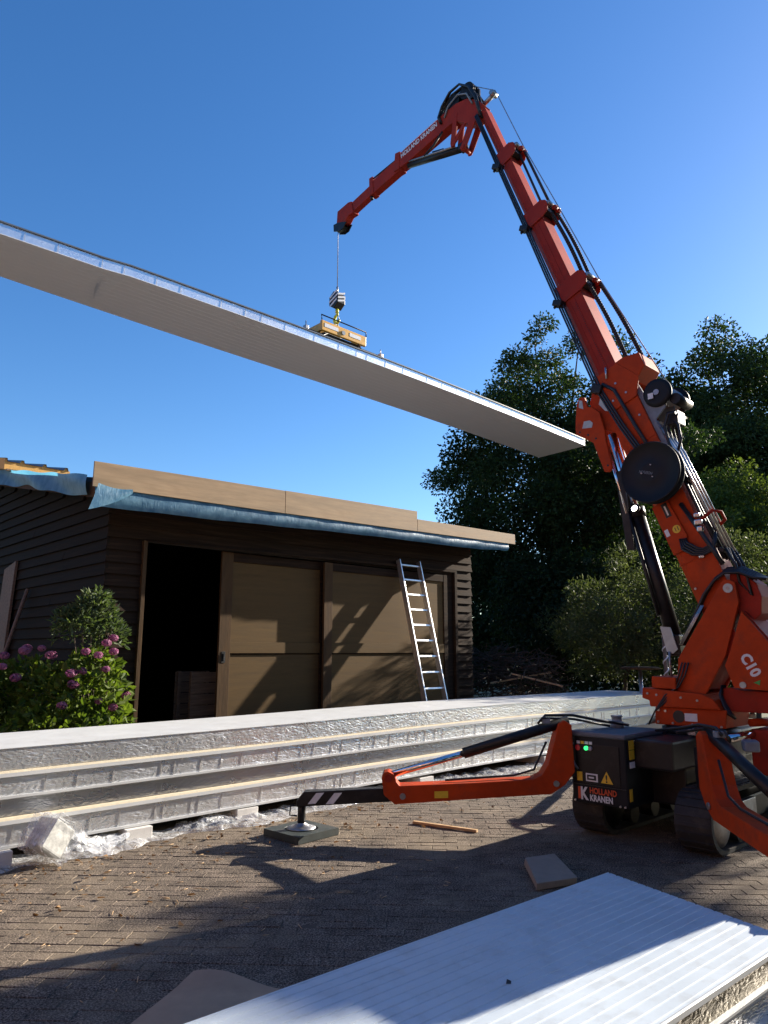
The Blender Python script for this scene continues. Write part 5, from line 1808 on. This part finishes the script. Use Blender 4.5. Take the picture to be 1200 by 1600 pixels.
fl_px = [(2.95, 8.55, 1.60), (2.78, 8.62, 1.55), (3.40, 8.52, 1.60), (3.37, 8.50, 1.38), (3.52, 8.45, 1.56), (3.24, 8.48, 1.36), (3.08, 8.6, 1.58), (3.75, 8.6, 1.76), (3.92, 8.52, 1.60), (4.05, 8.40, 1.10),
         (3.87, 8.32, 0.97), (3.95, 8.25, 0.62), (4.0, 8.25, 0.55), (2.55, 8.6, 1.45), (2.42, 8.75, 1.40), (2.62, 8.8, 1.58), (2.35, 8.9, 1.55), (3.5, 8.3, 1.05), (3.12, 8.36, 1.02), (3.27, 8.46, 1.24), (2.40, 8.45, 0.98),
         (3.60, 8.40, 1.40), (2.85, 8.75, 1.62), (3.65, 8.55, 1.70), (2.68, 8.52, 1.25)]
for (x, y, z) in fl_px:
    if x > 3.75:
        x -= 0.19
    if x < 3.1:
        x, y, z = x + 0.16, y + 0.55, z + random.uniform(-0.03, 0.08)
    nq = 120
    dd = unit(rng.normal(size=(nq, 3)))
    r = random.uniform(0.038, 0.072)
    Pp = np.array([x, y, z]) + dd * np.array([r, r, r * 0.72])
    t1 = unit(np.cross(dd, rng.normal(size=(nq, 3))))
    t2 = np.cross(dd, t1)
    s = 0.014
    Vq = np.stack([Pp + t1 * s, Pp + t2 * s + dd * 0.005, Pp - t1 * s, Pp - t2 * s + dd * 0.005], axis=1)
    quads_obj('flower_head', Vq, [(0, 1, 2, 3)], 'petal', hyd, (x, y, z))

tall = thing('tall_shrub', 'slender grey-green shrub rising behind the hydrangea', 'shrub', (3.62, 8.98, 0))
P, d = blob(1500, [((3.62, 8.95, 1.95), 0.30), ((3.42, 8.9, 1.80), 0.26), ((3.80, 8.92, 1.75), 0.26), ((3.66, 8.95, 2.18), 0.17), ((3.30, 8.95, 1.95), 0.14)])
V, F = leaf_cards(P, 0.085, 0.30, d, droop=-0.1, var=0.4)
quads_obj('foliage', V, F, 'leaf_tall', tall, (3.6, 8.95, 1.9))
for k in range(5):
    MB().tube([(3.58 + 0.03 * k, 8.98, 0), (3.52 + 0.06 * k, 8.95, 1.2), (3.40 + 0.11 * k, 8.95, 1.9)], [0.012, 0.009, 0.004], 6).build('stem', 'bark', tall)

# big bush right of the barn
tree('willow_bush', 'large rounded grey-green bush right of the barn behind the crane cylinder', (15.2, 8.3, 0), (15.2, 8.2, 2.05), (1.5, 1.75, 1.38), 90, 0.34, 26000, 0.085, 'leaf_willow', 0.06, None, 0.26, 10, 0.3, 1.0, cat='bush', droop=-0.5, low=-0.9)
tree('dark_bush', 'dark green bush between the barn end and the large grey-green bush', (17.2, 11.3, 0), (17.2, 11.2, 2.3), (1.7, 1.8, 1.9), 60, 0.5, 11000, 0.13, 'leaf_dark', 0.07, None, 0.55, 8, 0.3, 2.0, cat='bush', low=-0.95)
tree('light_bush', 'light green bush at the right edge behind the crane column', (17.6, 6.3, 0), (17.6, 6.1, 2.35), (1.6, 1.55, 1.75), 60, 0.45, 20000, 0.095, 'leaf_willow', 0.06, None, 0.28, 8, 0.3, 3.0, cat='bush', droop=-0.5, low=-0.95)
tree('oak_tree', 'tall dark tree with ragged crown behind the barn end and left of the boom', (19.8, 13.2, 0), (19.8, 12.75, 6.2), (3.6, 3.9, 5.3), 190, 0.72, 150000, 0.10, 'leaf_oak', 0.22, None, 0.62, 26, 0.2, 0.5, low=-0.9)
tree('broad_tree', 'very tall broad dark tree behind the winch at the right', (43, 15.6, 0), (43, 15.3, 10.8), (5.0, 6.0, 7.9), 230, 1.2, 120000, 0.20, 'leaf_far', 0.4, None, 0.62, 20, 0.25, 1.5, low=-0.95)
tree('broad_tree', 'tall dark tree between the boom and the broad tree at the right', (42, 20.6, 0), (42, 20.0, 9.6), (4.5, 5.2, 8.2), 180, 1.15, 95000, 0.20, 'leaf_far', 0.35, None, 0.62, 14, 0.25, 2.5, low=-0.95)
tree('yellow_green_tree', 'yellow-green tree right of the boom foot in front of the broad dark tree', (32, 11.6, 0), (32, 11.3, 5.3), (2.6, 2.6, 4.2), 120, 0.7, 36000, 0.15, 'leaf_yellow', 0.16, None, 0.55, 12, 0.25, 0.9, low=-0.95)
tree('yellow_green_tree', 'narrow yellow-green tree just behind the hose reel', (27, 12.9, 0), (27, 12.8, 4.6), (1.5, 1.3, 3.9), 55, 0.7, 10000, 0.18, 'leaf_yellow', 0.12, None, 0.55, 8, 0.25, 1.9, low=-0.95)
tree('understorey_tree', 'dark low tree filling the gap under the ragged tree', (22.5, 16.2, 0), (22.5, 16.0, 2.8), (2.2, 4.2, 2.6), 130, 0.7, 30000, 0.14, 'leaf_dark', 0.12, None, 0.6, 8, 0.25, 2.2, low=-0.95)

# unseen brick building and trees, added outside the picture to block sky light
mat('brick', (0.20, 0.085, 0.055), 0.9, var=0.3, vscale=7, bump=0.3, bscale=30)
mat('roof_tile', (0.10, 0.045, 0.032), 0.8, var=0.3, vscale=9, bump=0.3, bscale=20)
mat('pane', (0.03, 0.04, 0.05), 0.08, var=0.1, vscale=2)
hs_ = thing('added_house', 'unseen brick building added behind the viewer to block sky light', 'added_house', (-9.0, 4.0, 0))
MB().span((-13, -9, 0), (-6.5, 17, 5.6)).build('wall', 'brick', hs_)
MB().prism([(-13.6, 5.5), (-5.9, 5.5), (-9.75, 9.6)], -9.6, 17.6, lambda a, b, w: (a, w, b)).build('roof', 'roof_tile', hs_)
for k_ in range(5):
    for z_ in (0.9, 3.4):
        wd_ = MB().span((-6.56, -7 + 5 * k_, z_), (-6.44, -5.2 + 5 * k_, z_ + 1.4)).build('window', 'white_steel', hs_)
        MB().span((-6.44, -6.9 + 5 * k_, z_ + 0.1), (-6.42, -5.3 + 5 * k_, z_ + 1.3)).build('pane', 'pane', wd_)
for k_, x_ in enumerate((-5.0, 0.5, 7.0, 13.0)):
    tree('added_yard_tree', ('first', 'second', 'third', 'fourth')[k_] + ' unseen tree added at the yard side to block sky light', (x_, -9.5, 0), (x_, -9.5, 4.6), (3.2, 2.4, 4.2), 70, 1.1, 8000, 0.36, 'leaf_oak', 0.2, 'unseen trees added to block sky light', 0.65, 6, 0.25, k_ * 1.0, low=-0.95)

tree('slender_tree', 'slender tree with a small high crown outside the right edge', (24, -0.4, 0), (24, -0.45, 8.05), (1.0, 0.85, 0.55), 40, 0.42, 7000, 0.18, 'leaf_oak', 0.09, None, 0.62, 6, 0.1, 0.3)

# clipped dark hedge along the back
hd_ = thing('hedge', 'dark hedge along the back of the garden', 'hedge', (21, 8, 0))
n = 26000
P = np.stack([rng.uniform(20.6, 21.8, n), rng.uniform(2.0, 19.0, n), rng.uniform(0.05, 1.0, n) ** 0.7 * 2.5], axis=1)
P[:, 2] *= 1 + 0.12 * np.sin(P[:, 1] * 2.1) + 0.08 * np.sin(P[:, 1] * 5.3)
V, F = leaf_cards(P, 0.14, 0.6, None)
quads_obj('foliage', V, F, 'leaf_dark', hd_, (21.2, 10, 1.2))
for k in range(17):
    MB().tube([(21.2, 2.5 + k, 0), (21.15, 2.5 + k, 1.2), (21.2, 2.6 + k, 2.2)], [0.04, 0.03, 0.01], 6).build('stem', 'bark', hd_)

# brushwood pile beside the barn
bw = MB()
for k in range(900):
    c = Vector((13.3 + random.gauss(0, 0.35), random.uniform(8.7, 11.6), 0))
    hmax = 1.75 - 0.2 * abs(c.y - 10.4)
    c.z = random.uniform(0.08, hmax)
    a, e = random.uniform(0, 6.3), random.gauss(0, 0.35)
    l = random.uniform(0.25, 0.8)
    dv = Vector((math.cos(a) * math.cos(e), math.sin(a) * math.cos(e), math.sin(e))) * l / 2
    kk = Vector((random.gauss(0, 0.04), random.gauss(0, 0.04), random.gauss(0, 0.04)))
    p0, p1 = c - dv, c + dv
    p0.z, p1.z = max(p0.z, 0.02), max(p1.z, 0.02)
    bw.tube([p0, c + kk, p1], [0.011, 0.009, 0.004], 4, caps=False)
bo = bw.build('brushwood_pile', 'twig')
tag(bo, 'brown brushwood pile between the barn end and the bush', 'brushwood', kind='stuff')
# garden post with a spiral and a small table behind the crane
pst = thing('garden_post', 'white spiral-striped garden post under the bush', 'post', (13.1, 6.2, 0))
MB().cyl((13.1, 6.2, 0), (13.1, 6.2, 1.9), 0.035, 12).build('pole', 'old_wood', pst)
sp = MB()
sp.tube([(13.1 + 0.04 * math.cos(t * 0.5), 6.2 + 0.04 * math.sin(t * 0.5), 1.1 + t * 0.018) for t in range(40)], 0.012, 6)
sp.build('spiral', 'white_sticker', pst)
tb = thing('garden_table', 'small round brown garden table behind the crane', 'table', (12.7, 6.5, 0))
MB().lathe((12.7, 6.5, 1.28), (0, 0, 1), [(0, 0.34), (0.03, 0.36), (0.05, 0.30)], 28).build('table_top', 'barn_trim', tb)
MB().cyl((12.7, 6.5, 0.03), (12.7, 6.5, 1.28), 0.035, 12).build('leg', 'steel', tb)
MB().lathe((12.7, 6.5, 0.0), (0, 0, 1), [(0, 0.2), (0.03, 0.2), (0.04, 0.05)], 20).build('foot', 'steel', tb)
